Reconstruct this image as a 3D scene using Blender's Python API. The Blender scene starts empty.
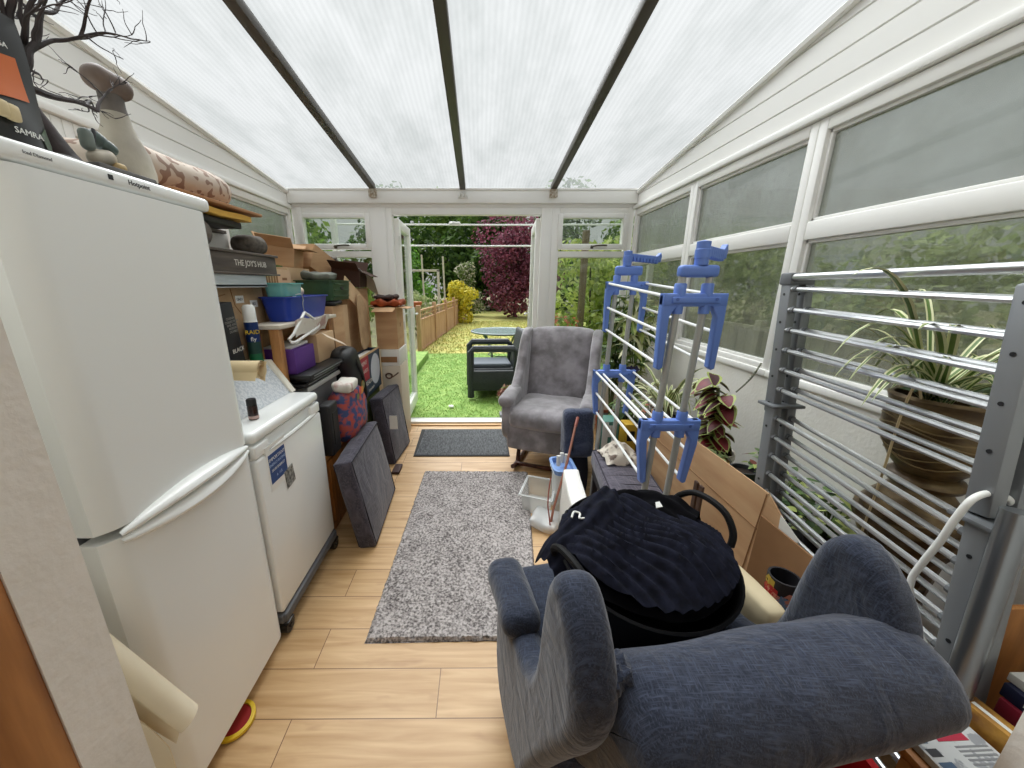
SKY, SUN, EXPO, FILL = .76, 6.0, .07, 9
import bpy, bmesh, math, random
import numpy as np
from mathutils import Matrix, Vector, noise as mnoise
random.seed(7); NR = np.random.default_rng(11)
S = bpy.context.scene; COL = S.collection
PI = math.pi
def R(d): return math.radians(d)
def V(*a): return Vector(a)
# ---------------------------------------------------------------- materials
def lin(h):
    h = h.lstrip('#'); o = []
    for i in (0, 2, 4):
        c = int(h[i:i+2], 16) / 255
        o.append(c/12.92 if c <= .04045 else ((c+.055)/1.055)**2.4)
    return (*o, 1)
_mc = {}
def mat(name, col, rough=.6, metal=0, col2=None, scale=20, stretch=(1,1,1), detail=4, lo=.35, hi=.65, bump=0, bscale=None, spec=.5, sheen=0, trans=0, kind='noise', emis=None, alpha=1):
    if name in _mc: return _mc[name]
    m = bpy.data.materials.new(name); m.use_nodes = True; nt = m.node_tree; N = nt.nodes; L = nt.links
    b = N['Principled BSDF']
    b.inputs['Roughness'].default_value = rough; b.inputs['Metallic'].default_value = metal
    b.inputs['Specular IOR Level'].default_value = spec
    c1 = lin(col); b.inputs['Base Color'].default_value = c1
    if sheen: b.inputs['Sheen Weight'].default_value = sheen
    if trans: b.inputs['Transmission Weight'].default_value = trans
    if alpha < 1: b.inputs['Alpha'].default_value = alpha
    if emis: b.inputs['Emission Color'].default_value = c1; b.inputs['Emission Strength'].default_value = emis
    tc = None
    if col2 or bump:
        tc = N.new('ShaderNodeTexCoord'); mp = N.new('ShaderNodeMapping'); L.new(tc.outputs['Object'], mp.inputs[0])
        mp.inputs['Scale'].default_value = stretch
        def tex(sc):
            if kind == 'voronoi':
                t = N.new('ShaderNodeTexVoronoi'); t.inputs['Scale'].default_value = sc; out = t.outputs['Distance']
            elif kind == 'wave':
                t = N.new('ShaderNodeTexWave'); t.inputs['Scale'].default_value = sc; t.inputs['Distortion'].default_value = 4; t.inputs['Detail'].default_value = 3; out = t.outputs['Fac']
            elif kind == 'check':
                t = N.new('ShaderNodeTexChecker'); t.inputs['Scale'].default_value = sc; out = t.outputs['Fac']
            else:
                t = N.new('ShaderNodeTexNoise'); t.inputs['Scale'].default_value = sc; t.inputs['Detail'].default_value = detail; out = t.outputs['Fac']
            L.new(mp.outputs[0], t.inputs['Vector']); return out
        o = tex(scale)
        if col2:
            r = N.new('ShaderNodeValToRGB'); r.color_ramp.elements[0].position = lo; r.color_ramp.elements[1].position = hi
            r.color_ramp.elements[0].color = c1; r.color_ramp.elements[1].color = lin(col2)
            L.new(o, r.inputs[0]); L.new(r.outputs[0], b.inputs['Base Color'])
        if bump:
            bn = N.new('ShaderNodeBump'); bn.inputs['Strength'].default_value = bump; bn.inputs['Distance'].default_value = .01
            L.new(tex(bscale) if bscale else o, bn.inputs['Height']); L.new(bn.outputs[0], b.inputs['Normal'])
    _mc[name] = m; return m
def weave(name, c1, c2, sc=140, rough=.9, wr=3):
    """woven cloth: two crossed stretched noises, a broad mottling and a bump"""
    if name in _mc: return _mc[name]
    m = bpy.data.materials.new(name); m.use_nodes = True; N = m.node_tree.nodes; L = m.node_tree.links; b = N['Principled BSDF']
    b.inputs['Roughness'].default_value = rough; b.inputs['Specular IOR Level'].default_value = .2; b.inputs['Sheen Weight'].default_value = .25
    tc = N.new('ShaderNodeTexCoord'); out = []
    for st in ((1, .09, 1), (.09, 1, .09)):
        mp = N.new('ShaderNodeMapping'); mp.inputs['Scale'].default_value = st; L.new(tc.outputs['Object'], mp.inputs[0])
        t = N.new('ShaderNodeTexNoise'); t.inputs['Scale'].default_value = sc; t.inputs['Detail'].default_value = 2; L.new(mp.outputs[0], t.inputs['Vector']); out.append(t.outputs['Fac'])
    mx = N.new('ShaderNodeMath'); mx.operation = 'MAXIMUM'; L.new(out[0], mx.inputs[0]); L.new(out[1], mx.inputs[1])
    r = N.new('ShaderNodeValToRGB'); r.color_ramp.elements[0].position = .45; r.color_ramp.elements[1].position = .72
    r.color_ramp.elements[0].color = lin(c1); r.color_ramp.elements[1].color = lin(c2); L.new(mx.outputs[0], r.inputs[0]); L.new(r.outputs[0], b.inputs['Base Color'])
    big = N.new('ShaderNodeTexNoise'); big.inputs['Scale'].default_value = wr * 3; big.inputs['Detail'].default_value = 3; big.inputs['Distortion'].default_value = 1; L.new(tc.outputs['Object'], big.inputs['Vector'])
    b1 = N.new('ShaderNodeBump'); b1.inputs['Strength'].default_value = .35; b1.inputs['Distance'].default_value = .03; L.new(big.outputs['Fac'], b1.inputs['Height'])
    b2 = N.new('ShaderNodeBump'); b2.inputs['Strength'].default_value = .25; b2.inputs['Distance'].default_value = .002; L.new(mx.outputs[0], b2.inputs['Height']); L.new(b1.outputs[0], b2.inputs['Normal']); L.new(b2.outputs[0], b.inputs['Normal'])
    _mc[name] = m; return m
def glass(name, tint, gl=.08, rough=.0, blur=0, obscure=0, dirt_haze=0):
    m = bpy.data.materials.new(name); m.use_nodes = True; N = m.node_tree.nodes; L = m.node_tree.links; N.clear()
    out = N.new('ShaderNodeOutputMaterial')
    tr = N.new('ShaderNodeBsdfTransparent'); tr.inputs[0].default_value = lin(tint); base = tr.outputs[0]
    if blur:
        rf = N.new('ShaderNodeBsdfRefraction'); rf.inputs['IOR'].default_value = 1.08; rf.inputs['Roughness'].default_value = blur; rf.inputs[0].default_value = lin(tint)
        if obscure:
            tc = N.new('ShaderNodeTexCoord'); vo = N.new('ShaderNodeTexNoise'); vo.inputs['Scale'].default_value = obscure; vo.inputs['Detail'].default_value = 3; L.new(tc.outputs['Object'], vo.inputs['Vector'])
            bp = N.new('ShaderNodeBump'); bp.inputs['Strength'].default_value = 1; bp.inputs['Distance'].default_value = .012; L.new(vo.outputs['Fac'], bp.inputs['Height']); L.new(bp.outputs[0], rf.inputs['Normal'])
        mx = N.new('ShaderNodeMixShader'); mx.inputs[0].default_value = .75; L.new(base, mx.inputs[1]); L.new(rf.outputs[0], mx.inputs[2]); base = mx.outputs[0]
    if dirt_haze:
        df = N.new('ShaderNodeBsdfTranslucent'); df.inputs[0].default_value = lin('#c8cbc2'); dd = N.new('ShaderNodeBsdfDiffuse'); dd.inputs[0].default_value = lin('#b4b6ac')
        ad = N.new('ShaderNodeMixShader'); ad.inputs[0].default_value = .5; L.new(df.outputs[0], ad.inputs[1]); L.new(dd.outputs[0], ad.inputs[2])
        tc = N.new('ShaderNodeTexCoord'); no = N.new('ShaderNodeTexNoise'); no.inputs['Scale'].default_value = 3; no.inputs['Detail'].default_value = 6; L.new(tc.outputs['Object'], no.inputs['Vector'])
        mu = N.new('ShaderNodeMath'); mu.operation = 'MULTIPLY'; mu.inputs[1].default_value = dirt_haze * 2; L.new(no.outputs['Fac'], mu.inputs[0])
        mx = N.new('ShaderNodeMixShader'); L.new(mu.outputs[0], mx.inputs[0]); L.new(base, mx.inputs[1]); L.new(ad.outputs[0], mx.inputs[2]); base = mx.outputs[0]
    g = N.new('ShaderNodeBsdfGlossy'); g.inputs['Roughness'].default_value = rough
    fr0 = N.new('ShaderNodeLayerWeight'); fr = N.new('ShaderNodeMath'); fr.operation = 'POWER'; fr.inputs[1].default_value = 5; L.new(fr0.outputs['Facing'], fr.inputs[0])
    ml = N.new('ShaderNodeMath'); ml.operation = 'MULTIPLY_ADD'; ml.inputs[1].default_value = .6; ml.inputs[2].default_value = gl; L.new(fr.outputs[0], ml.inputs[0])
    mx = N.new('ShaderNodeMixShader'); L.new(ml.outputs[0], mx.inputs[0]); L.new(base, mx.inputs[1]); L.new(g.outputs[0], mx.inputs[2]); L.new(mx.outputs[0], out.inputs[0])
    return m
# ---------------------------------------------------------------- mesh builder
class MB:
    def __init__(s, T=None): s.v = []; s.f = []; s.mi = []; s.T = T or Matrix()
    def add(s, vs, fs, mi=0, T=None):
        T = s.T @ T if T is not None else s.T
        b = len(s.v); s.v.extend((T @ Vector(p))[:] for p in vs)
        for f in fs: s.f.append([b+i for i in f]); s.mi.append(mi)
        return s
    def bm(s, bm, mi=0, T=None):
        bm.verts.index_update()
        s.add([v.co[:] for v in bm.verts], [[v.index for v in f.verts] for f in bm.faces], mi, T); bm.free(); return s
    def box(s, x0, x1, y0, y1, z0, z1, b=0, mi=0, T=None, seg=2):
        bm = bmesh.new(); bmesh.ops.create_cube(bm, size=1)
        for v in bm.verts: v.co = ((x0+x1)/2 + v.co.x*(x1-x0), (y0+y1)/2 + v.co.y*(y1-y0), (z0+z1)/2 + v.co.z*(z1-z0))
        if b: bmesh.ops.bevel(bm, geom=bm.edges[:], offset=b, segments=seg, affect='EDGES', profile=.5)
        return s.bm(bm, mi, T)
    def rbox(s, c, size, r, n=8, T=None, mi=0, puff=0, nz=0, nsc=6, seed=0):
        """rounded, subdivided box: soft goods. puff bulges the faces, nz wrinkles them"""
        h = [x/2 for x in size]; bm = bmesh.new(); bmesh.ops.create_cube(bm, size=2)
        bmesh.ops.subdivide_edges(bm, edges=bm.edges[:], cuts=n, use_grid_fill=True)
        for v in bm.verts:
            q = []
            for i in range(3):   # concentrate cuts near the rounded rims
                u = v.co[i]; a = abs(u); rr = min(r, h[i]*.999)
                e = h[i]*math.sin(a*PI/2)
                q.append(math.copysign(e, u))
            q = Vector(q)
            core = Vector([max(-(h[i]-r), min(h[i]-r, q[i])) if h[i] > r else 0 for i in range(3)])
            d = q - core
            p = core + d.normalized()*r if d.length > 1e-6 else q
            if puff:
                un = [p[i]/h[i] for i in range(3)]
                k = max(range(3), key=lambda i: abs(un[i]))
                o = [i for i in range(3) if i != k]
                p[k] += math.copysign(puff*(1-un[o[0]]**2)*(1-un[o[1]]**2), un[k])
            if nz:
                w = mnoise.noise(p*nsc + Vector((seed, seed*2, 0)))
                p += d.normalized()*w*nz if d.length > 1e-6 else Vector()
            v.co = p + Vector(c)
        return s.bm(bm, mi, T)
    def tube(s, pts, r, n=10, mi=0, T=None, cap=True, closed=False):
        pts = [Vector(p) for p in pts]; k = len(pts)
        rs = r if isinstance(r, (list, tuple)) else [r]*k
        vs = []; fs = []; up = None
        for i in range(k):
            if closed: d = (pts[(i+1) % k]-pts[i-1]).normalized()
            else: d = (pts[min(i+1, k-1)]-pts[max(i-1, 0)]).normalized()
            if up is None: up = d.orthogonal().normalized()
            else:
                up = up - d*up.dot(d)
                up = up.normalized() if up.length > 1e-6 else d.orthogonal().normalized()
            w = d.cross(up)
            for j in range(n): a = 2*PI*j/n; vs.append(pts[i] + (up*math.cos(a)+w*math.sin(a))*rs[i])
        for i in range(k if closed else k-1):
            for j in range(n): i2 = (i+1) % k; fs.append((i*n+j, i*n+(j+1) % n, i2*n+(j+1) % n, i2*n+j))
        if cap and not closed: fs.append(list(range(n))[::-1]); fs.append([(k-1)*n+j for j in range(n)])
        return s.add(vs, fs, mi, T)
    def lathe(s, prof, c=(0, 0, 0), n=24, mi=0, T=None, sx=1, sy=1, fn=None):
        vs = []; fs = []; k = len(prof)
        for i, (r, z) in enumerate(prof):
            for j in range(n):
                a = 2*PI*j/n; rr = r*(fn(a, z) if fn else 1); vs.append((c[0]+rr*math.cos(a)*sx, c[1]+rr*math.sin(a)*sy, c[2]+z))
        for i in range(k-1):
            for j in range(n): fs.append((i*n+j, i*n+(j+1) % n, (i+1)*n+(j+1) % n, (i+1)*n+j))
        if prof[0][0] > 1e-5: fs.append(list(range(n))[::-1])
        if prof[-1][0] > 1e-5: fs.append([(k-1)*n+j for j in range(n)])
        return s.add(vs, fs, mi, T)
    def plate(s, out, t, r, T=None, mi=0, seg=4, smooth=0, puff=0):
        """2-D outline (local XY) thickened along Z by t with rims rounded by r"""
        P = [Vector((*p, 0)) for p in out]
        for _ in range(smooth):   # Chaikin
            Q = []
            for i in range(len(P)): a, b = P[i], P[(i+1) % len(P)]; Q += [a*.75+b*.25, a*.25+b*.75]
            P = Q
        n = len(P); ar = sum(P[i].x*P[(i+1) % n].y-P[(i+1) % n].x*P[i].y for i in range(n))
        if ar < 0: P.reverse()
        nor = []
        for i in range(n):
            e = (P[(i+1) % n]-P[i-1]).normalized(); nor.append(Vector((-e.y, e.x, 0)))
        vs = []; fs = []; rings = []
        ang = [k*PI/2/seg for k in range(seg+1)]
        lv = [(r*(1-math.sin(a)), -t/2+r*(1-math.cos(a))) for a in ang] + [(r*(1-math.cos(a)), t/2-r*(1-math.sin(a))) for a in ang]
        lv.sort(key=lambda q: q[1]); lv = [(r+.001, -t/2)]+lv+[(r+.001, t/2)]
        for ins, z in lv:
            rings.append(len(vs)); vs += [P[i]+nor[i]*ins+Vector((0, 0, z)) for i in range(n)]
        for a, b in zip(rings, rings[1:]):
            for i in range(n): j = (i+1) % n; fs.append((a+i, a+j, b+j, b+i))
        fs.append([rings[0]+i for i in range(n)][::-1]); fs.append([rings[-1]+i for i in range(n)])
        return s.add(vs, fs, mi, T)
    def grid(s, fn, nu, nv, mi=0, T=None, thick=0):
        vs = [fn(i/nu, j/nv) for j in range(nv+1) for i in range(nu+1)]
        fs = [(j*(nu+1)+i, j*(nu+1)+i+1, (j+1)*(nu+1)+i+1, (j+1)*(nu+1)+i) for j in range(nv) for i in range(nu)]
        if thick:
            bm = bmesh.new(); bv = [bm.verts.new(p) for p in vs]
            for f in fs: bm.faces.new([bv[i] for i in f])
            bm.normal_update(); bmesh.ops.solidify(bm, geom=bm.faces[:], thickness=thick)
            return s.bm(bm, mi, T)
        return s.add(vs, fs, mi, T)
    def obj(s, name, mats, parent=None, loc=None, smooth=40, sub=0):
        me = bpy.data.meshes.new(name)
        vs = np.array(s.v, dtype=float) if s.v else np.zeros((0, 3))
        base = np.array(WL[parent.name]) if parent else np.array(loc if loc else (0, 0, 0), float)
        me.from_pydata((vs-base).tolist(), [], s.f); me.update()
        mats = mats if isinstance(mats, (list, tuple)) else [mats]
        for m in mats: me.materials.append(m)
        if len(mats) > 1: me.polygons.foreach_set('material_index', s.mi)
        if smooth:
            me.polygons.foreach_set('use_smooth', [True]*len(me.polygons)); me.set_sharp_from_angle(angle=R(smooth))
        o = bpy.data.objects.new(name, me); COL.objects.link(o)
        if parent: o.parent = parent
        else: o.location = base
        WL[o.name] = tuple(base)
        if sub:
            md = o.modifiers.new('s', 'SUBSURF'); md.levels = md.render_levels = sub
        return o
WL = {}
def thing(name, label, cat, loc, group=None):
    o = bpy.data.objects.new(name, None); COL.objects.link(o); o.location = loc; o.empty_display_size = .05
    o['label'] = label; o['category'] = cat
    if group: o['group'] = group
    WL[o.name] = tuple(loc); return o
def solo(mb, name, mats, label, cat, group=None, smooth=40, kind=None, sub=0):
    vs = np.array(mb.v); lo = vs.min(0); hi = vs.max(0)
    o = mb.obj(name, mats, None, ((lo[0]+hi[0])/2, (lo[1]+hi[1])/2, lo[2]), smooth, sub)
    o['label'] = label; o['category'] = cat
    if group: o['group'] = group
    if kind: o['kind'] = kind
    return o
def struct(mb, name, mats, parent=None, smooth=30):
    if parent: return mb.obj(name, mats, parent, smooth=smooth)
    o = mb.obj(name, mats, None, (0, 0, 0), smooth); o['kind'] = 'structure'; return o
def copy_tree(o, parent=None, label=None):
    c = o.copy(); COL.objects.link(c)
    if parent: c.parent = parent
    if label: c['label'] = label
    for ch in list(o.children): copy_tree(ch, c)
    return c
def rot(ax, deg, at=(0, 0, 0)):
    return Matrix.Translation(at) @ Matrix.Rotation(R(deg), 4, ax) @ Matrix.Translation([-x for x in at])
def frame(o, xd, yd):
    """matrix with origin o, local X along xd, local Y nearest yd"""
    x = Vector(xd).normalized(); z = x.cross(Vector(yd)).normalized(); y = z.cross(x)
    M = Matrix((x, y, z)).transposed().to_4x4(); M.translation = Vector(o); return M
def text(parent, txt, size, o, xd, yd, m, name='lettering', ext=.0004, align='CENTER'):
    cu = bpy.data.curves.new('t', 'FONT'); cu.body = txt; cu.size = size; cu.extrude = ext; cu.align_x = align; cu.align_y = 'CENTER'; cu.resolution_u = 2
    t = bpy.data.objects.new('t', cu); COL.objects.link(t)
    dg = bpy.context.evaluated_depsgraph_get(); me = bpy.data.meshes.new_from_object(t.evaluated_get(dg))
    COL.objects.unlink(t); bpy.data.objects.remove(t)
    b = MB(frame(o, xd, yd)); b.add([v.co[:] for v in me.vertices], [list(p.vertices) for p in me.polygons])
    bpy.data.meshes.remove(me)
    return b.obj(name, m, parent, smooth=0)
def arc(p0, p1, p2, n=10):
    a, b, c = map(Vector, (p0, p1, p2)); return [a*(1-t)**2+b*2*t*(1-t)+c*t*t for t in (i/n for i in range(n+1))]
def lattice(pts, n=6):
    """Catmull-Rom through pts"""
    P = [Vector(p) for p in pts]; o = []
    for i in range(len(P)-1):
        a, b, c, d = P[max(i-1, 0)], P[i], P[i+1], P[min(i+2, len(P)-1)]
        for k in range(n):
            t = k/n; o.append(.5*((2*b)+(c-a)*t+(2*a-5*b+4*c-d)*t*t+(3*b-a-3*c+d)*t**3))
    o.append(P[-1]); return o
# ---------------------------------------------------------------- materials of the place
XL, XR, YB, YH = -1.69, 1.39, 3.55, .385
upvc = mat('upvc', '#efeeea', .35); clad = mat('cladding', '#ecebe7', .45)
plaster = mat('plaster', '#efece5', .8, col2='#e6e3db', scale=7, bump=.15, bscale=60)
render_w = mat('render', '#f0eee8', .85, col2='#e8e5dd', scale=5, bump=.18, bscale=70)
dark = mat('dark', '#15151a', .5); black = mat('black', '#0c0c0e', .45); bronze = mat('bronze_handle', '#5b5348', .4, .5)
barm = mat('bar_brown', '#4a443d', .5); steel = mat('steel', '#b4b6b8', .3, .9); grey_metal = mat('grey_metal', '#83868a', .4, .6)
white = mat('white', '#e6e6e2', .35); white_gloss = mat('white_gloss', '#eef0ee', .18, spec=.6); ply = mat('offwhite', '#e9e4d6', .7)
rusty = mat('rusty', '#8f7a5e', .7, col2='#d6cfc2', scale=60)
def wood(name, c1, c2, ax=0, sc=3, rough=.5):
    if name in _mc: return _mc[name]
    st = [9, 9, 9]; st[ax] = .9
    return mat(name, c1, rough, col2=c2, scale=sc, stretch=st, detail=8, lo=.35, hi=.68, bump=.05)
pine_z = wood('pine_upright', '#8a5a30', '#b98550', 2, 3); pine_y = wood('pine_long', '#a06a34', '#c28c4e', 1); orange_wood = wood('orange_wood', '#8f5a28', '#b87c3e', 2)
dark_wood = wood('dark_wood', '#3a1d14', '#5a2e1e', 0)
card = mat('cardboard', '#b89069', .85, col2='#c9a47c', scale=3, stretch=(1, 1, 6)); card2 = mat('cardboard_pale', '#cba983', .85, col2='#d6b68f', scale=4); card3 = mat('cardboard_dark', '#87623f', .85, col2='#97704c', scale=4)
def laminate():
    m = bpy.data.materials.new('oak_laminate'); m.use_nodes = True; N = m.node_tree.nodes; L = m.node_tree.links; b = N['Principled BSDF']
    tc = N.new('ShaderNodeTexCoord'); mp = N.new('ShaderNodeMapping'); mp.inputs['Location'].default_value = (.15+1.3, -1.044+1.65, 0); L.new(tc.outputs['Object'], mp.inputs[0])
    br = N.new('ShaderNodeTexBrick'); br.inputs['Scale'].default_value = 1; br.inputs['Mortar Size'].default_value = .0016; br.inputs['Mortar Smooth'].default_value = .1
    br.inputs['Brick Width'].default_value = 1.3; br.inputs['Row Height'].default_value = .165; br.offset = .37; br.inputs['Bias'].default_value = 0
    br.inputs['Color1'].default_value = (.2, .2, .2, 1); br.inputs['Color2'].default_value = (.9, .9, .9, 1); br.inputs['Mortar'].default_value = (.5, .5, .5, 1); L.new(mp.outputs[0], br.inputs['Vector'])
    # grain: stretched along x, shifted per board
    ad = N.new('ShaderNodeVectorMath'); ad.operation = 'ADD'; L.new(tc.outputs['Object'], ad.inputs[0]); sc = N.new('ShaderNodeVectorMath'); sc.operation = 'SCALE'; sc.inputs['Scale'].default_value = 7; L.new(br.outputs['Color'], sc.inputs[0]); L.new(sc.outputs[0], ad.inputs[1])
    m2 = N.new('ShaderNodeMapping'); m2.inputs['Scale'].default_value = (1.3, 16, 1); L.new(ad.outputs[0], m2.inputs[0])
    g = N.new('ShaderNodeTexNoise'); g.inputs['Scale'].default_value = 2.2; g.inputs['Detail'].default_value = 8; g.inputs['Distortion'].default_value = .6; L.new(m2.outputs[0], g.inputs['Vector'])
    m3 = N.new('ShaderNodeMapping'); m3.inputs['Scale'].default_value = (3, 9, 1); L.new(ad.outputs[0], m3.inputs[0])
    k = N.new('ShaderNodeTexNoise'); k.inputs['Scale'].default_value = 1.6; k.inputs['Detail'].default_value = 3; L.new(m3.outputs[0], k.inputs['Vector'])
    r = N.new('ShaderNodeValToRGB'); e = r.color_ramp.elements; e[0].position = .3; e[0].color = lin('#ae8858'); e[1].position = .7; e[1].color = lin('#cdaa7e'); L.new(g.outputs['Fac'], r.inputs[0])
    kr = N.new('ShaderNodeValToRGB'); kr.color_ramp.elements[0].position = .62; kr.color_ramp.elements[0].color = (0, 0, 0, 1); kr.color_ramp.elements[1].position = .8; kr.color_ramp.elements[1].color = (.6, .6, .6, 1); L.new(k.outputs['Fac'], kr.inputs[0])
    mk = N.new('ShaderNodeMix'); mk.data_type = 'RGBA'; L.new(kr.outputs[0], mk.inputs['Factor']); L.new(r.outputs[0], mk.inputs['A']); mk.inputs['B'].default_value = lin('#94693f')
    mx = N.new('ShaderNodeMix'); mx.data_type = 'RGBA'; L.new(br.outputs['Fac'], mx.inputs['Factor']); L.new(mk.outputs['Result'], mx.inputs['A']); mx.inputs['B'].default_value = lin('#6d4c2c')
    L.new(mx.outputs['Result'], b.inputs['Base Color']); b.inputs['Roughness'].default_value = .42
    return m
def polycarb():
    m = bpy.data.materials.new('polycarbonate'); m.use_nodes = True; N = m.node_tree.nodes; L = m.node_tree.links; N.clear()
    out = N.new('ShaderNodeOutputMaterial'); tc = N.new('ShaderNodeTexCoord')
    w = N.new('ShaderNodeTexWave'); w.wave_type = 'BANDS'; w.bands_direction = 'X'; w.inputs['Scale'].default_value = 12; L.new(tc.outputs['Object'], w.inputs['Vector'])
    n = N.new('ShaderNodeTexNoise'); n.inputs['Scale'].default_value = 1.6; n.inputs['Detail'].default_value = 6; n.inputs['Roughness'].default_value = .65; mp = N.new('ShaderNodeMapping'); mp.inputs['Scale'].default_value = (2.5, .8, 1); L.new(tc.outputs['Object'], mp.inputs[0]); L.new(mp.outputs[0], n.inputs['Vector'])
    a = N.new('ShaderNodeMath'); a.operation = 'MULTIPLY_ADD'; a.inputs[1].default_value = .06; a.inputs[2].default_value = .0; L.new(w.outputs['Fac'], a.inputs[0])
    c = N.new('ShaderNodeValToRGB'); c.color_ramp.elements[0].position = .32; c.color_ramp.elements[0].color = (.75, .77, .76, 1); c.color_ramp.elements[1].position = .58; c.color_ramp.elements[1].color = (.93, .94, .935, 1); L.new(n.outputs['Fac'], c.inputs[0])
    s = N.new('ShaderNodeMix'); s.data_type = 'RGBA'; s.blend_type = 'MULTIPLY'; s.inputs['Factor'].default_value = 1; L.new(c.outputs[0], s.inputs['A'])
    st = N.new('ShaderNodeMath'); st.operation = 'SUBTRACT'; st.inputs[0].default_value = 1; L.new(a.outputs[0], st.inputs[1]); cb = N.new('ShaderNodeCombineColor')
    for i in range(3): L.new(st.outputs[0], cb.inputs[i])
    L.new(cb.outputs[0], s.inputs['B'])
    t = N.new('ShaderNodeBsdfTranslucent'); L.new(s.outputs['Result'], t.inputs[0]); p = N.new('ShaderNodeBsdfTransparent'); L.new(s.outputs['Result'], p.inputs[0])
    mx = N.new('ShaderNodeMixShader'); mx.inputs[0].default_value = .8; L.new(t.outputs[0], mx.inputs[1]); L.new(p.outputs[0], mx.inputs[2]); L.new(mx.outputs[0], out.inputs[0])
    return m
# ---------------------------------------------------------------- floor, walls, roof
struct(MB().box(XL-.1, XR+.1, -2.6, YB+.02, -.08, 0), 'floor', laminate())
Zs, Zt0, Zt1, Zh, Zf = 1.0, 1.585, 1.66, 2.0, 2.07     # sill, transom, head, frame top
def roofz(y): return 2.212 + (3.5-y)*.121
def side_wall(x, sgn, name):
    b = MB(); o = x + sgn*.10
    b.box(min(x, o), max(x, o), YH, YB, 0, Zs-.0)                       # rendered knee wall
    w = struct(b, name, render_w); return w
side_wall(XL, -1, 'wall_left'); side_wall(XR, 1, 'wall_right')
def gable(x, sgn, name):
    b = MB(); z = 2.07; k = 0
    def yend(zz): return min(YB, 3.5-(zz-2.212)/.121) if zz > 2.205 else YB
    while z < 2.62:
        z2 = z+.098; ya, yb = yend(z), yend(z2)
        if ya < YH+.02: break
        # each board: tilted face with a lip below
        xo, xi = x+sgn*.0, x+sgn*.012
        vs = [(xo, YH, z+.004), (xo, ya, z+.004), (xo, max(yb, YH), z2-.004), (xo, YH, z2-.004), (xi, YH, z2), (xi, max(yb, YH), z2)]
        b.add(vs, [(0, 1, 2, 3), (3, 2, 5, 4)]); 
        b.add([(xi, YH, z), (xi, ya, z), (xo, ya, z+.004), (xo, YH, z+.004)], [(0, 1, 2, 3)])
        z = z2
    b.add([(x+sgn*.013, YH, 2.07), (x+sgn*.013, YB, 2.07), (x+sgn*.013, YB, 2.2), (x+sgn*.013, YH, roofz(YH)), (x+sgn*.09, YH, 2.07), (x+sgn*.09, YB, 2.07), (x+sgn*.09, YB, 2.2), (x+sgn*.09, YH, roofz(YH))], [(0, 1, 2, 3), (4, 5, 6, 7), (0, 1, 5, 4), (2, 3, 7, 6)])
    # trims: rail under the boards and the sloping edge under the roof
    b.box(min(x-sgn*.018, x+sgn*.02), max(x-sgn*.018, x+sgn*.02), YH, YB, 2.052, 2.085, .004)
    b.tube([(x-sgn*.008, YH, roofz(YH)-.022), (x-sgn*.008, 3.52, roofz(3.52)-.022)], .018, 6)
    struct(b, name, clad)
gable(XL, -1, 'trim_gable_left'); gable(XR, 1, 'trim_gable_right')
bw = MB(); bw.box(XL-.1, -.86, YB, YB+.1, 0, .46); bw.box(.66, XR+.1, YB, YB+.1, 0, .46); struct(bw, 'wall_back', render_w)
hd = MB(); hd.box(XL, XR, YB-.05, YB+.1, 2.095, 2.205, .006); hd.box(XL, XR, YB-.012, YB+.08, 2.07, 2.098, .004); hd.box(XL, XR, YB-.06, YB+.1, 2.198, 2.214, .004); struct(hd, 'trim_1', upvc)
# roof sheets between the bars
rb = MB(); xs = [XL-.06, -.932, -.15, .643, XR+.06]
y0, y1 = YH-.05, 3.72
struct(MB().add([(XL-.1, y0, roofz(y0)+.035), (XR+.1, y0, roofz(y0)+.035), (XR+.1, y1, roofz(y1)+.035), (XL-.1, y1, roofz(y1)+.035)], [(0, 1, 2, 3)]), 'ceiling', polycarb(), smooth=0)
for i, x in enumerate(xs[1:4]):
    b = MB(); T = frame((x, YH, roofz(YH)+.01), (0, 1, -.121), (1, 0, 0)); ln = (3.5-YH)*1.0073
    b.box(0, ln, -.026, .026, -.024, .024, .006, T=T); b.box(0, ln, -.012, .012, -.034, -.02, .003, T=T)
    struct(b, 'trim_%d' % (i+2), barm)
    k = MB(); m_ = rusty if i != 1 else white
    if i != 1: k.box(x-.024, x+.024, YB-.085, YB-.052, 2.135, 2.205, .006); k.box(x-.034, x-.026, YB-.075, YB-.052, 2.14, 2.2); k.box(x+.026, x+.034, YB-.075, YB-.052, 2.14, 2.2); k.tube([(x, YB-.09, 2.15), (x, YB-.075, 2.15)], .006, 8)
    else:
        for dx in (-.03, 0, .03): k.box(x+dx-.011, x+dx+.011, YB-.075, YB-.052, 2.14, 2.175, .004)
        k.box(x-.045, x+.045, YB-.06, YB-.05, 2.13, 2.15, .003)
    struct(k, 'trim_%d' % (i+5), m_)
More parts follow.
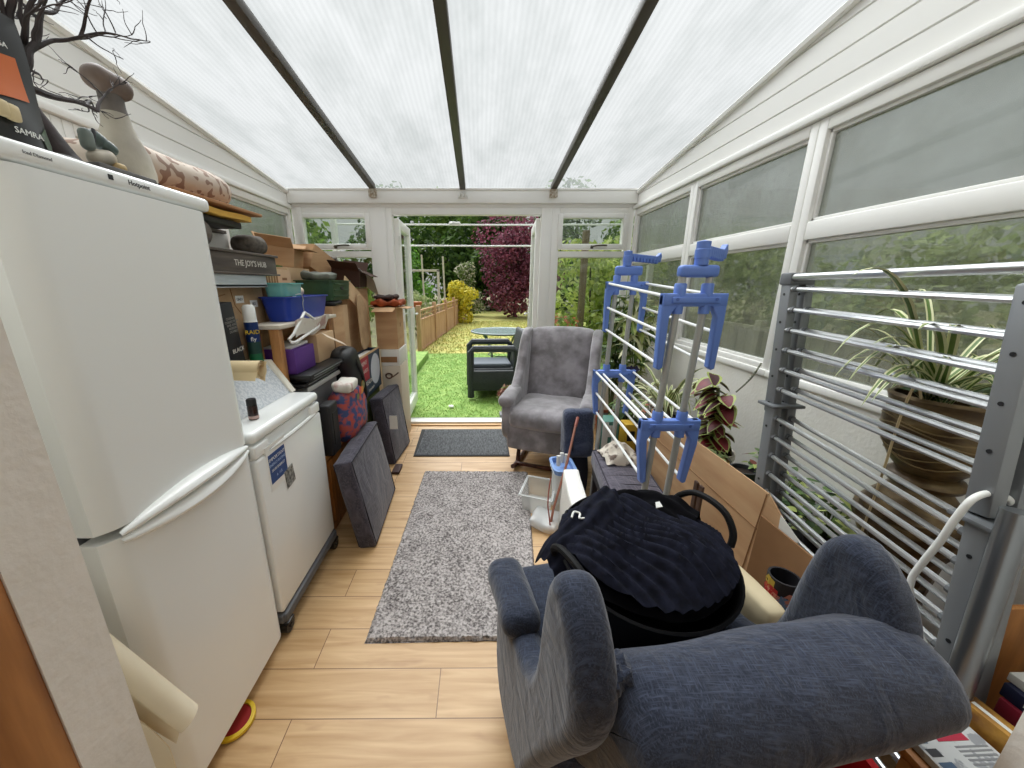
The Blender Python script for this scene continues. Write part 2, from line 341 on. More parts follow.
# windows of the side walls
clear = glass('clear_glass', '#eef3ee', .05); dirty = glass('dirty_glass', '#e6eae2', .06, blur=.05, dirt_haze=.22); obsc = glass('obscure_glass', '#f0f4f1', .06, .05, blur=.06, obscure=32, dirt_haze=.30)  # dirty lower panes; in the obscure ones the pale haze is added to brighten
wn = [0]
def window(side, spans, top_obscure=True):
    """one fixed run: spans in y, upper light and lower light"""
    x = XL if side == 'l' else XR; s = -1 if side == 'l' else 1
    for (a, c) in spans:
        wn[0] += 1; e = thing('window_%d' % wn[0], '', '', (x+s*.035, (a+c)/2, Zs)); del e['label']; del e['category']; e['kind'] = 'structure'
        f = MB(); t = .042
        def bar(ya, yb, za, zb, d=.035, i=-.0): f.box(min(x-s*i, x+s*.07), max(x-s*i, x+s*.07), ya, yb, za, zb, .006)
        bar(a, a+t, Zs, 2.05); bar(c-t, c, Zs, 2.05); bar(a+t, c-t, 2.0, 2.05); bar(a+t, c-t, Zs, Zs+.03); bar(a+t, c-t, Zt0, Zt1)
        # bead
        for (za, zb) in ((Zt1, 2.0), (Zs+.03, Zt0)):
            for q in ((a+t, a+t+.014, za, zb), (c-t-.014, c-t, za, zb), (a+t, c-t, za, za+.014), (a+t, c-t, zb-.014, zb)): f.box(min(x+s*.016, x+s*.05), max(x+s*.016, x+s*.05), *q, .003)
        struct(f, 'window_frame', upvc, e)
        g = lambda za, zb: MB().box(x+s*.032-.002, x+s*.032+.002, a+t, c-t, za, zb)
        struct(g(Zt1, 2.0), 'pane', obsc, e); struct(g(Zs+.03, Zt0), 'pane', dirty, e)
        struct(MB().box(min(x-s*.012, x+s*.03), max(x-s*.012, x+s*.03), a, c, Zs-.03, Zs+.002, .005), 'window_sill', upvc, e)
for sd in 'lr': window(sd, [(YH+.02, 1.705), (1.705, 2.6), (2.6, YB-.01)])
# back wall windows, with a top-hung vent light each
def back_window(x0, x1, ga, gb, la, lb):
    wn[0] += 1; e = thing('window_%d' % wn[0], '', '', ((x0+x1)/2, YB, .46)); del e['label']; del e['category']; e['kind'] = 'structure'
    f = MB(); A = lambda *q: f.box(q[0], q[1], YB-.005, YB+.065, q[2], q[3], .005)
    A(x0, la, .46, 2.075); A(lb, x1, .46, 2.075); A(la, lb, 2.02, 2.075); A(la, lb, .46, .52); A(la, lb, 1.645, 1.70)
    struct(f, 'window_frame', upvc, e)
    q = MB(); w = .045
    for r in ((ga-w, ga, 1.715, 2.02), (gb, gb+w, 1.715, 2.02), (ga, gb, 1.98, 2.02), (ga, gb, 1.715, 1.762)): q.box(r[0], r[1], YB-.022, YB+.05, r[2], r[3], .006)
    sash = struct(q, 'sash', upvc, e)
    h = MB(); cx = (ga+gb)/2
    h.box(cx-.012, cx+.012, YB-.035, YB-.02, 1.72, 1.75, .003); h.tube(arc((cx-.01, YB-.04, 1.735), (cx+.03, YB-.055, 1.752), (cx+.13, YB-.045, 1.748)), .008, 8)
    struct(h, 'window_handle', bronze, sash)
    struct(MB().box(ga, gb, YB+.02, YB+.024, 1.762, 1.98), 'pane', clear, e); struct(MB().box(la, lb, YB+.03, YB+.034, .52, 1.645), 'pane', clear, e)
back_window(XL, -.85, -1.59, -1.035, -1.6, -1.0); back_window(.65, XR, .75, 1.295, .722, 1.33)
# french doors
dk = MB(); dk.box(-.85, -.79, YB-.005, YB+.065, 0, 2.075, .005); dk.box(.555, .65, YB-.005, YB+.065, 0, 2.075, .005); dk.box(-.79, .555, YB-.005, YB+.065, 2.008, 2.075, .005); dk.box(-.79, .555, YB-.01, YB+.09, -.0, .03, .004)
struct(dk, 'trim_8', upvc)
struct(MB().box(-.8, .56, YB-.06, YB-.012, 0, .012, .003), 'trim_9', wood('threshold_oak', '#b58a58', '#c9a06c', 0))
def leaf(n, hx, ang, w=.66):
    e = thing('door_%d' % n, '', '', (hx, YB+.06, .03)); del e['label']; del e['category']; e['kind'] = 'structure'
    T = frame((hx, YB+.06, .035), (math.cos(R(ang)), math.sin(R(ang)), 0), (0, 0, 1)); f = MB(T); H = 1.955; s = .085
    # local: X along the leaf, Y up, Z thickness
    for q in ((0, s, 0, H), (w-s, w, 0, H), (s, w-s, 0, .13), (s, w-s, H-s, H)): f.box(*q, -.03, .03, .006)
    struct(f, 'door_frame', upvc, e); struct(MB(T).box(s, w-s, .13, H-s, -.003, .003), 'pane', clear, e)
    h = MB(T); h.box(w-.06, w-.03, .9, 1.12, -.042, .042, .004); h.tube([(w-.045, 1.05, .045), (w-.045, 1.05, .075), (w-.16, 1.05, .075)], .009, 8); h.tube([(w-.045, 1.05, -.045), (w-.045, 1.05, -.075), (w-.16, 1.05, -.075)], .009, 8)
    struct(h, 'door_handle', white, e)
    g = MB(T)
    for z in (.2, .98, 1.76): g.tube([(-.008, z-.04, .03), (-.008, z+.04, .03)], .011, 8)
    struct(g, 'hinge', white, e)
leaf(1, -.775, 91.5); leaf(2, .545, 86)
# house wall with the opening the view is taken through
hw = MB(); hw.box(XL-.1, -.4985, .315, YH, 0, 2.75); hw.box(.80, XR+.1, .315, YH, 0, 2.75); hw.box(-.4985, .80, .315, YH, 2.08, 2.75)
struct(hw, 'wall_house', plaster)
ln = MB(); ln.box(-.56, -.4985, .10, .316, 0, 2.08, .006); ln.box(.795, .86, .10, .318, 0, 2.08, .006); ln.box(-.56, .86, .10, .318, 2.08, 2.14, .006); struct(ln, 'trim_10', wood('door_lining', '#7d4a22', '#b67c46', 2, 3.2, .45))
rm = MB(); rm.box(XL-.1, XL, -2.6, .1, 0, 2.4); rm.box(XR, XR+.1, -2.6, .1, 0, 2.4); rm.box(XL, XR, -2.6, -2.5, 0, 2.4); rm.box(XL, XR, -2.6, .3, 2.4, 2.5); rm.box(XL, -.56, .1, .2, 0, 2.4); rm.box(.86, XR, .1, .2, 0, 2.4); rm.box(-.56, .86, .1, .2, 2.14, 2.4)
struct(rm, 'wall_room', plaster)
bb = MB(); bb.box(XL, XL+.018, YH, YB, 0, .09, .004); struct(bb, 'baseboard_left', white)
bb = MB(); bb.box(XR-.018, XR, YH, YB, 0, .09, .004); struct(bb, 'baseboard_right', white)
# ================================================================ the left side of the room
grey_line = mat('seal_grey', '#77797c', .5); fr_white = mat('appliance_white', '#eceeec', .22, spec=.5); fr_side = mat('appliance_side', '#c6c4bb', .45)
# ---- tall fridge freezer
fx, fa, fb, ft = -.788, .655, 1.166, 1.64
t = thing('fridge_freezer', 'tall white fridge freezer with a curved handle between its two doors', 'fridge freezer', (-1.08, .91, 0))
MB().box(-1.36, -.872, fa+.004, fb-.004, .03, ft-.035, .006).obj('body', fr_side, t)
tp = MB(); tp.box(-1.36, -.788, fa, fb, ft-.036, ft, .012, seg=3).obj('top_panel', white_gloss, t)
def fdoor(z0, z1, nm):
    # door front bulges out a little, rims rounded
    def f(u, v):
        y = fa+.002+(fb-fa-.004)*u; z = z0+(z1-z0)*v
        k = min(1, min(u, 1-u)/.10); x = fx-.028+.028*math.sin(k*PI/2)+.002*math.sin(u*PI)
        return (x, y, z)
    m = MB(); m.grid(f, 40, 6)
    m.add([(fx-.068, fa+.002, z0), (fx-.068, fb-.002, z0), (fx-.068, fb-.002, z1), (fx-.068, fa+.002, z1)], [(0, 1, 2, 3)])
    n = 40
    for v in (0, 1):
        row = [f(i/n, v) for i in range(n+1)]; zz = z0 if v == 0 else z1
        m.add(row+[(fx-.068, p[1], zz) for p in row], [((i, i+1, n+2+i, n+1+i) if v else (i+1, i, n+1+i, n+2+i)) for i in range(n)])
    for u in (0, 1):
        y = fa+.002 if u == 0 else fb-.002
        m.add([(fx-.028, y, z0), (fx-.028, y, z1), (fx-.068, y, z1), (fx-.068, y, z0)], [(0, 1, 2, 3)])
    return m.obj(nm, fr_white, t, smooth=50)
up = fdoor(.885, ft-.04, 'door'); lo = fdoor(.06, .862, 'door')
MB().box(-.876, -.866, fa+.012, fb-.012, .06, ft-.045).obj('door_seal', grey_line, t)
def hand(zc, sg):
    """long lip bowed out from the door's rim, hollow behind"""
    m = MB(); n = 24; vs = []
    def f(u, v):
        y = fa+.03+(fb-fa-.06)*u; b = math.sin(PI*u)**.8
        a = v*PI
        return (fx-.004+(.006+.034*b)*math.sin(a), y, zc+sg*(.012+.030*b)*(.5-.5*math.cos(a))-sg*.002)
    m.grid(f, n, 8); return m
hand(.866, 1).obj('handle', white_gloss, up); hand(.858, -1).obj('handle', white_gloss, lo)
MB().box(-1.34, -.83, fa+.01, fb-.01, .0, .058, .004).obj('plinth', fr_side, t)
text(t, 'Hotpoint', .015, (-.7875, .935, 1.622), (0, 1, 0), (0, 0, 1), dark, 'badge'); text(t, 'Iced Diamond', .008, (-.7875, .735, 1.622), (0, 1, 0), (0, 0, 1), grey_line, 'badge')
MB().box(-.788, -.7865, .862, .872, 1.617, 1.627).obj('badge', dark, t)
# ---- under-counter freezer on a wheeled base
t = thing('undercounter_freezer', 'small white freezer on a grey wheeled base beside the tall fridge', 'freezer', (-1.07, 1.45, 0))
a, b, z0, z1 = 1.185, 1.72, .105, .895
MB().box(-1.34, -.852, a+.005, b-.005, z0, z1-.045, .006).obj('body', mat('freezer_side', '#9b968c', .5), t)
MB().box(-1.35, -.80, a, b, z1-.045, z1, .018, seg=4).obj('worktop', white_gloss, t)
d = MB(); d.box(-.85, -.80, a, b, z0+.005, z1-.105, .010, seg=3); d.box(-.85, -.815, a, b, z1-.105, z1-.05, .006); dd = d.obj('door', fr_white, t)
h = MB(); h.box(-.83, -.801, a, a+.09, z1-.10, z1-.052, .006, seg=3); h.box(-.83, -.801, b-.09, b, z1-.10, z1-.052, .006, seg=3); h.tube(arc((-.808, a+.05, z1-.098), (-.798, (a+b)/2, z1-.104), (-.808, b-.05, z1-.098), 16), .009, 8); h.obj('handle', white_gloss, dd)
st = MB(); st.box(-.8, -.7985, 1.238, 1.372, .632, .815).obj('sticker', white, dd, smooth=0)
navy = mat('sticker_blue', '#123f7e', .4); paleb = mat('sticker_pale', '#a9bfe0', .4)
MB().box(-.7986, -.7978, 1.247, 1.363, .66, .778).obj('energy_label', navy, dd, smooth=0)
for i, (s_, q) in enumerate((('IMPORTANT', .755), ('ENERGY RATING', .733), ('SAVE ENERGY', .71), ('A  115', .682))): text(dd, s_, .015 if i else .02, (-.7978, 1.305, q), (0, 1, 0), (0, 0, 1), paleb if i % 2 else white, ext=.0003)
text(dd, 'UNDERCOUNTER', .010, (-.7984, 1.305, .797), (0, 1, 0), (0, 0, 1), navy, ext=.0003)
pm = MB(frame((-.7975, 1.372, .628), (0, 1, .12), (0, -.12, 1))); pm.box(-.033, .033, -.04, .04, -.001, .001); po = pm.obj('fridge_magnet', mat('magnet', '#3d3d3d', .4, col2='#a3a39c', scale=70), dd, smooth=0)
bs = MB()
for q in ((-1.35, -.80, a-.01, a+.04), (-1.35, -.80, b-.04, b+.01), (-.845, -.79, a, b), (-1.35, -1.3, a, b)): bs.box(q[0], q[1], q[2], q[3], .062, .104, .008)
bs.obj('wheeled_base', mat('base_grey', '#5a5c60', .5), t)
for x in (-.815, -1.32):
    for y in (a+.02, b-.02):
        c = MB(); c.box(x-.03, x+.03, y-.026, y+.026, .045, .064, .008); c.tube([(x-.022, y, .032), (x+.022, y, .032)], .031, 16); c.tube([(x-.03, y, .032), (x+.03, y, .032)], .012, 8)
        c.obj('caster', mat('caster_black', '#1b1a1a', .35), t)
# ---- on the tall fridge
t = thing('branch_ornament', 'dark bare twisted tree ornament on the fridge, its thin branches fanning out at the top', 'ornament', (-.90, .862, ft))
bark = mat('bark_dark', '#241d1c', .6, col2='#3e3232', scale=30, bump=.4)
MB().lathe([(.05, 0), (.052, .012), (.045, .02), (0, .02)], (-.90, .862, ft), 20, sy=1.0).obj('base', mat('slate_dark', '#3a3633', .6, col2='#4c4742', scale=25), t)
tr = MB(); rnd = random.Random(5)
def branch(m, p, d, L, r, dep):
    pts = [Vector(p)]; q = Vector(p); dv = Vector(d).normalized(); n = 7
    for i in range(n):
        dv = (dv+Vector((rnd.uniform(-1, 1), rnd.uniform(-1, 1), rnd.uniform(-.8, .8)))*.28).normalized(); q = q+dv*L/n; pts.append(q.copy())
    m.tube(lattice(pts, 3), [r*(1-.62*i/(n*3)) for i in range(n*3+1)], 7)
    if dep:
        for k in range(3):
            j = rnd.randint(3, n); dd_ = (dv+Vector((rnd.uniform(-1, 1), rnd.uniform(-1, 1), rnd.uniform(-.5, .9)))*1.0).normalized(); branch(m, pts[j], dd_, L*rnd.uniform(.5, .8), max(r*.48, .0011), dep-1)
tk = MB(); tk.tube(lattice([(-.895, .885, ft+.01), (-.90, .862, ft+.07), (-.90, .842, ft+.11), (-.895, .84, ft+.14)], 6), [.034, .031, .028, .026, .024, .022, .021, .02, .019, .018, .018, .017, .017, .017, .017, .017, .017, .016, .016], 10); tk.obj('trunk', bark, t)
for d, L, r in (((.02, .15, .55), .17, .011), ((0, -.25, .9), .22, .012), ((.1, .15, 1), .22, .012), ((-.1, -.05, 1), .2, .011), ((.02, .8, .22), .13, .010), ((.05, .25, .85), .20, .010), ((.15, .1, .7), .2, .009), ((-.1, .3, .6), .16, .009), ((.15, -.1, .7), .2, .009)):
    bm_ = MB(); branch(bm_, (-.895, .84, ft+.135), d, L, r*.8, 3); bm_.obj('branch', bark, t)
t = thing('food_pouch', 'black stand-up pouch with an orange panel at the near end of the fridge top', 'pouch', (-.86, .755, ft))
def pouch(u, v):
    w = .125; y = .712+w*u; z = ft+.001+.235*v; d = .036*(1-v)**.8*math.sin(PI*min(max(u, .02), .98))**.5+.004
    return (-.875+d+.012*math.sin(6*v+3*u)*.3, y, z)
pk = mat('pouch_black', '#0f0e0b', .5, col2='#191b15', scale=8)
m = MB(); m.grid(pouch, 14, 16); m.grid(lambda u, v: (-1.75-pouch(1-u, v)[0], pouch(1-u, v)[1], pouch(1-u, v)[2]), 14, 16); m.obj('bag', pk, t)
om = MB(); om.grid(lambda u, v: (pouch(.05+.72*u, .33+.30*v+.06*u)[0]+.002, *pouch(.05+.72*u, .33+.30*v+.06*u)[1:]), 8, 8); om.obj('panel', mat('orange', '#c9631d', .5), t)
gm = MB(); gm.grid(lambda u, v: (pouch(.72+.26*u, .02+.14*v+.1*u)[0]+.002, *pouch(.72+.26*u, .02+.14*v+.1*u)[1:]), 6, 6); gm.obj('leaf_print', mat('leafprint', '#39512a', .5, col2='#1b2415', scale=60), t)
for y, z in ((.72, .062), (.74, .058), (.755, .056)): MB().rbox((-.832, y, ft+z), (.012, .022, .028), .006, 4).obj('nut_print', mat('nut', '#cbb88f', .6), t)
text(t, 'SAMRA', .014, (-.834, .775, ft+.030), (0, 1, 0), (0, 0, 1), white); text(t, 'OMEGA', .012, (-.852, .775, ft+.175), (0, 1, 0), (0, 0, 1), white)
# birds on a slate slab
slate = mat('slate', '#3c3a38', .7, col2='#565350', scale=18, bump=.4)
sl = MB(); sl.box(-.93, -.835, .90, 1.05, ft, ft+.022, .005); solo(sl, 'slate_slab', slate, 'dark slate slab on the fridge under the small bird', 'slab')
t = thing('bird_ornament', 'large pear-shaped bird ornament with cream body and dark neck on the fridge', 'ornament', (-.97, 1.118, ft))
cream_bird = mat('bird_cream', '#c3bbaa', .6, col2='#8f887c', scale=5, bump=.2, bscale=40); dkbird = mat('bird_dark', '#4a4744', .55, col2='#6b625a', scale=12)
bx, by = -.965, 1.118
MB().lathe([(.0, 0), (.046, .0), (.060, .025), (.062, .06), (.055, .105), (.042, .14), (.032, .17), (.029, .195)], (bx, by, ft), 26).obj('body', cream_bird, t)
MB().lathe([(.0285, 0), (.026, .02), (.026, .045), (.028, .06)], (bx, by, ft+.193), 22).obj('neck', dkbird, t)
hd_ = MB(frame((bx+.005, by-.012, ft+.262), (.25, .95, -.12), (0, .1, 1))); hd_.rbox((0.005, 0, 0), (.10, .055, .064), .027, 8); hd_.obj('head', mat('bird_head', '#574842', .5, col2='#7d6a5c', scale=14), t)
#bk = MB(); bk.tube(lattice([(bx, by-.055, ft+.235), (bx, by-.09, ft+.255), (bx-.0, by-.12, ft+.262)], 5), [.014, .012, .011, .01, .009, .008, .007, .006, .005, .004, .003], 8); bk.obj('beak', dkbird, t)
e = MB(); e.lathe([(0, 0), (.004, .001), (.004, .003), (0, .004)], (0, 0, 0), 10, T=frame((bx+.066, by+.012, ft+.03), (0, 1, 0), (0, 0, 1))); e.obj('peg_hole', black, t)
SB = Matrix.Translation((-.88, .955, ft+.022)) @ Matrix.Scale(.74, 4) @ Matrix.Translation((.88, -.955, -ft-.022))
t = thing('small_bird_ornament', 'small grey-green bird ornament with dark crest on the slate slab', 'ornament', (-.885, .95, ft+.022))
MB(SB).rbox((-.885, .965, ft+.055), (.045, .085, .045), .022, 7, T=rot('X', 18, (-.885, .965, ft+.055))).obj('body', mat('smallbird', '#9a9488', .6, col2='#b7ad9b', scale=20), t)
MB(SB).rbox((-.885, .93, ft+.095), (.034, .034, .062), .016, 6).obj('head', mat('smallbird_green', '#5f6a64', .5, col2='#7d837b', scale=16), t)
MB(SB).box(-.889, -.881, .942, .952, ft+.08, ft+.135, .003, T=rot('X', -14, (-.885, .95, ft+.08))).obj('crest', dark, t)
MB(SB).rbox((-.872, 1.005, ft+.038), (.03, .04, .028), .013, 5).obj('foot', mat('ochre', '#b9a071', .6), t)
m = MB(SB); m.rbox((-.905, .98, ft+.112), (.05, .06, .040), .019, 6, T=rot('X', -25, (-.9, .98, ft+.11))); m.rbox((-.895, 1.005, ft+.096), (.045, .05, .034), .016, 6, T=rot('X', -25, (-.9, 1.005, ft+.1)))
m.obj('wing', mat('smallbird_dark', '#4b5955', .3), t)
# ---- boards and cushion stacked behind the fridge
dc = MB(); dc.box(-1.62, -1.06, 1.44, 1.99, 1.4455, 1.54, .004); 
for y in (1.47, 1.91): pass
cr = thing('lettered_crate', 'dark weathered wooden crate with white lettering on the pale tray', 'crate', (-1.34, 1.70, 1.4455)); dc.obj('crate_body', mat('crate_wood', '#4c4540', .8, col2='#655c54', scale=4, stretch=(1, 1, 8), bump=.3), cr)
lip = MB(); lip.box(-1.06, -1.05, 1.43, 2.0, 1.54-.006, 1.545, .002); lip.box(-1.06, -1.05, 1.43, 2.0, 1.4455, 1.454, .002); lip.obj('rim', mat('crate_wood', ''), cr)
text(cr, "THE JOY'S HUB", .036, (-1.0595, 1.775, 1.494), (0, 1, 0), (0, 0, 1), mat('paint_white', '#d6d2c9', .7))
tr_ = MB(); tr_.box(-1.6, -1.06, 1.42, 1.88, 1.39, 1.401); tr_.box(-1.075, -1.06, 1.42, 1.88, 1.39, 1.445, .003); tr_.box(-1.6, -1.585, 1.42, 1.88, 1.39, 1.445, .003); tr_.box(-1.585, -1.075, 1.42, 1.435, 1.39, 1.445, .003); tr_.box(-1.585, -1.075, 1.865, 1.88, 1.39, 1.445, .003)
solo(tr_, 'wooden_tray', mat('tray_pale', '#a9b3b6', .7, col2='#c3cacb', scale=5, stretch=(1, 1, 9)), 'pale blue-grey wooden tray under the dark lettered crate', 'tray')
fuzz = mat('fuzz_grey', '#5d554c', .95, col2='#77706a', scale=40, bump=.5)
m = MB(); m.rbox((-1.14, 1.52, 1.6035), (.15, .15, .115), .056, 8, nz=.006, nsc=14); solo(m, 'woolly_bundle', fuzz, 'rounded grey-brown bundle on the crate, half hidden by the fridge', 'bundle')
m = MB(); m.rbox((-1.14, 1.92, 1.591), (.13, .15, .09), .043, 8, nz=.006, nsc=14, seed=3); solo(m, 'woolly_bundle', mat('fuzz_dark', '#4b453f', .95, col2='#6c655c', scale=35, bump=.5), 'dark grey rounded bundle at the far end of the crate', 'bundle')
m = MB(); m.box(-1.58, -1.20, 1.46, 1.86, 1.548, 1.63, .006); m.box(-1.30, -1.215, 1.60, 1.83, 1.55, 1.562, .002); solo(m, 'white_carton', mat('carton_white', '#dbd9d2', .6), 'white carton behind the two grey bundles on the crate', 'carton')
m = MB(); m.box(-1.62, -1.085, 1.40, 1.79, 1.6455, 1.672, .004); solo(m, 'black_tray', black, 'flat black tray under the yellow folder', 'tray')
m = MB()
m.grid(lambda u, v: (-1.60+.54*u, 1.40+.43*v, 1.700+.003*math.sin(v*9)*u), 12, 12, thick=.022); solo(m, 'yellow_folder', mat('folder_yellow', '#d8a94a', .7), 'yellow folder sandwiched between brown board and black tray', 'folder')
m = MB(); m.box(-1.64, -1.045, 1.38, 1.90, 1.7135, 1.7255, .002, T=rot('Z', 0, (-1.3, 1.7, 0))); solo(m, 'hardboard_sheet', mat('hardboard', '#9a6a43', .7, col2='#ab7a50', scale=5), 'brown hardboard sheet on top of the stack under the patterned cushion', 'board')
sp = MB(); sp.box(-1.6, -1.19, 1.5, 1.84, 1.6305, 1.645, .003); solo(sp, 'picture_mat', mat('greyboard', '#7d7872', .7), 'grey board pile between white carton and black tray', 'board')
paisley = mat('paisley', '#c4b6a8', .9, col2='#92796b', scale=38, detail=0, lo=.56, hi=.60, bump=.2)
m = MB(); m.rbox((-1.34, 1.63, 1.812), (.38, .54, .135), .066, 12, nz=.008, nsc=8, puff=.012); solo(m, 'patterned_cushion', paisley, 'plump beige cushion with brown swirl pattern on top of the stack', 'cushion')
# ---- speckled block, box, can ... on the freezer
spk = mat('speckle', '#b9bfc6', .5, col2='#d3d6d9', scale=90, detail=1, lo=.4, hi=.6)
t = thing('speckled_block', 'grey speckled sloping block with cream edge on the small freezer', 'block', (-1.2, 1.47, .896))
P = [(-.925, .8965), (-1.02, 1.04), (-1.5, 1.04), (-1.5, .8965)]
m = MB(); vs = [(x, y, z) for y in (1.2, 1.70) for x, z in P]; m.add(vs, [(3, 2, 1, 0), (4, 5, 6, 7), (0, 1, 5, 4), (1, 2, 6, 5), (2, 3, 7, 6), (3, 0, 4, 7)]); m.obj('block', spk, t, smooth=0)
m = MB(); vs = [(x, y, z) for y in (1.7005, 1.735) for x, z in [(-.915, .8965), (-1.012, 1.052), (-1.5, 1.052), (-1.5, .8965)]]; m.add(vs, [(3, 2, 1, 0), (4, 5, 6, 7), (0, 1, 5, 4), (1, 2, 6, 5), (2, 3, 7, 6), (3, 0, 4, 7)]); m.obj('edge_trim', ply, t, smooth=0)
m = MB(); m.tube([(-.95, 1.56, .897), (-.95, 1.56, .90)], .001, 6)
t = thing('dark_bottle', 'small dark brown bottle on the freezer top in front of the speckled block', 'bottle', (-.882, 1.335, .896))
MB().lathe([(.0, 0), (.017, 0), (.018, .004), (.018, .05), (.0165, .056)], (-.882, 1.335, .8965), 18).obj('bottle', mat('brown_glass', '#2a1712', .2), t); MB().lathe([(.0175, .0), (.0175, .022), (.015, .026), (0, .026)], (-.882, 1.335, .9525), 18).obj('cap', black, t)
MB().lathe([(.0182, .0), (.0182, .012)], (-.882, 1.335, .90), 18).obj('label', mat('pinkish', '#b79a92', .5), t)
t = thing('paper_roll', 'cream paper roll lying across the speckled block, its open end to the room', 'roll', (-1.1, 1.40, 1.041))
m = MB(); vs = []
sr = mat('roll_cream', '#d9c49b', .75)
def roll(u, v): a = v*5*PI; r = .036-.016*v; return (-1.42+.56*u, 1.40+r*math.cos(a+.5), 1.0775+r*math.sin(a+.5))
m.grid(roll, 6, 60, thick=.001); m.obj('sheet', sr, t)
m = MB(); m.grid(lambda u, v: (-1.0+.145*u, 1.43-.03*v, 1.105-.075*v*u), 4, 4, thick=.001); m.grid(lambda u, v: (-1.0+.14*u, 1.366-.02*v*u, 1.075-.03*v), 4, 4, thick=.001); m.obj('loose_flap', sr, t)
t = thing('cardboard_box', 'big battered cardboard box with white labels standing on the speckled block', 'box', (-1.32, 1.76, 1.041))
m = MB(); m.box(-1.5, -1.13, 1.56, 1.95, 1.0415, 1.389, .004); m.obj('box', mat('card_spotty', '#a98b68', .85, col2='#c0a27d', scale=9), t)
for y, z, s_ in ((1.755, 1.335, 'GN21'), (1.86, 1.31, '052')):
    MB().box(-1.1295, -1.1285, y-.03, y+.03, z-.017, z+.017).obj('label', white, t, smooth=0); text(t, s_, .018, (-1.128, y, z), (0, 1, 0), (0, 0, 1), dark)
m = MB()
for p, q in (((1.6, 1.35), (1.66, 1.36)), ((1.70, 1.385), (1.715, 1.31)), ((1.715, 1.31), (1.75, 1.27)), ((1.63, 1.29), (1.70, 1.30))): m = MB(); m.tube([(-1.129, *p), (-1.129, *q)], .002, 5); m.obj('crease', card3, t)
t = thing('slim_black_box', 'slim upright black box with small white print against the cardboard box', 'box', (-1.08, 1.56, 1.041))
T_ = rot('X', 6, (-1.08, 1.60, 1.041)); MB().box(-1.122, -1.062, 1.535, 1.625, 1.0465, 1.33, .003, T=T_).obj('box', dark, t)
text(t, 'COGNAC\nCOLLECTION\nFINE AGED\nRESERVE\nDOUBLE', .014, (-1.061, 1.572, 1.235), (0, 1, .1), (0, -.1, 1), mat('print_grey', '#8d8a83', .6)); text(t, 'BLACK', .026, (-1.061, 1.585, 1.125), (0, 1, .1), (0, -.1, 1), mat('paint_white', ''))
t = thing('spray_can', 'tall blue and green spray can with a white cap on the speckled block', 'can', (-1.06, 1.665, 1.041))
cx, cy, cz = -1.055, 1.69, 1.0415
for i, (za, zb, c) in enumerate(((0, .05, '#1f6a44'), (.05, .105, '#24453f'), (.105, .195, '#14306a'))): MB().lathe([(.0, za), (.029, za), (.029, zb), (0, zb)] if i == 0 else [(.029, za), (.029, zb)], (cx, cy, cz), 22).obj('can_band', mat('can%d' % i, c, .3, .3), t)
MB().lathe([(.029, .195), (.0265, .203), (.027, .205), (.026, .262), (.018, .272), (0, .273)], (cx, cy, cz), 22).obj('cap', mat('white_gloss', ''), t)
ylw = mat('yellow_print', '#e3c21d', .5); text(t, 'RAID', .026, (cx+.0165, cy-.0245, cz+.150), (.83, .55, 0), (0, 0, 1), ylw, ext=.002); text(t, 'fly', .026, (cx+.0165, cy-.0245, cz+.118), (.83, .55, 0), (0, 0, 1), white, ext=.002)
t = thing('purple_scissors', 'small purple handled scissors at the foot of the slim black box', 'scissors', (-1.03, 1.57, 1.041))
for dy in (0, .032):
    m = MB(); m.tube([(-1.015+.013*math.cos(k*PI/6), 1.545+dy+.014*math.sin(k*PI/6), 1.048) for k in range(12)], .0045, 6, closed=True); m.obj('finger_loop', mat('purple_dark', '#5b2b62', .4), t)
MB().box(-1.08, -1.028, 1.555, 1.566, 1.0425, 1.0455).obj('blade', steel, t)
# ---- table, pine cabinet and what they carry
t = thing('pine_cabinet', 'orange pine cabinet with a plain side, mostly hidden behind the small freezer', 'cabinet', (-1.2, 2.1, 0))
MB().box(-1.62, -.845, 1.80, 2.42, .06, .478, .004).obj('carcass', orange_wood, t); MB().box(-1.64, -.83, 1.785, 2.43, .478, .50, .004).obj('top', mat('pine_long', ''), t); MB().box(-1.6, -.86, 1.82, 2.4, 0, .06).obj('plinth', orange_wood, t)
MB().box(-.846, -.832, 1.825, 2.40, .08, .46, .004).obj('door', orange_wood, t)
t = thing('wooden_table', 'small wooden side table carrying the blue tub', 'table', (-1.32, 2.1, .5))
MB().box(-1.115, -.95, 1.735, 2.44, 1.195, 1.215, .004).obj('tabletop', mat('table_pale', '#cfc6b6', .6), t)
for x, y in ((-.985, 1.76), (-1.005, 2.405), (-1.09, 1.76), (-1.09, 2.405)): MB().box(x-.022, x+.022, y-.022, y+.022, .5005, 1.195, .003).obj('leg', pine_z, t)
m = MB(); m.box(-1.6, -1.135, 1.97, 2.44, .5005, 1.215, .004); solo(m, 'plain_carton', card, 'plain cardboard carton on the pine cabinet, hidden behind the purple box', 'box')
t = thing('blue_tub', 'bright blue plastic tub full of oddments on the wooden table', 'tub', (-1.1, 2.0, 1.216))
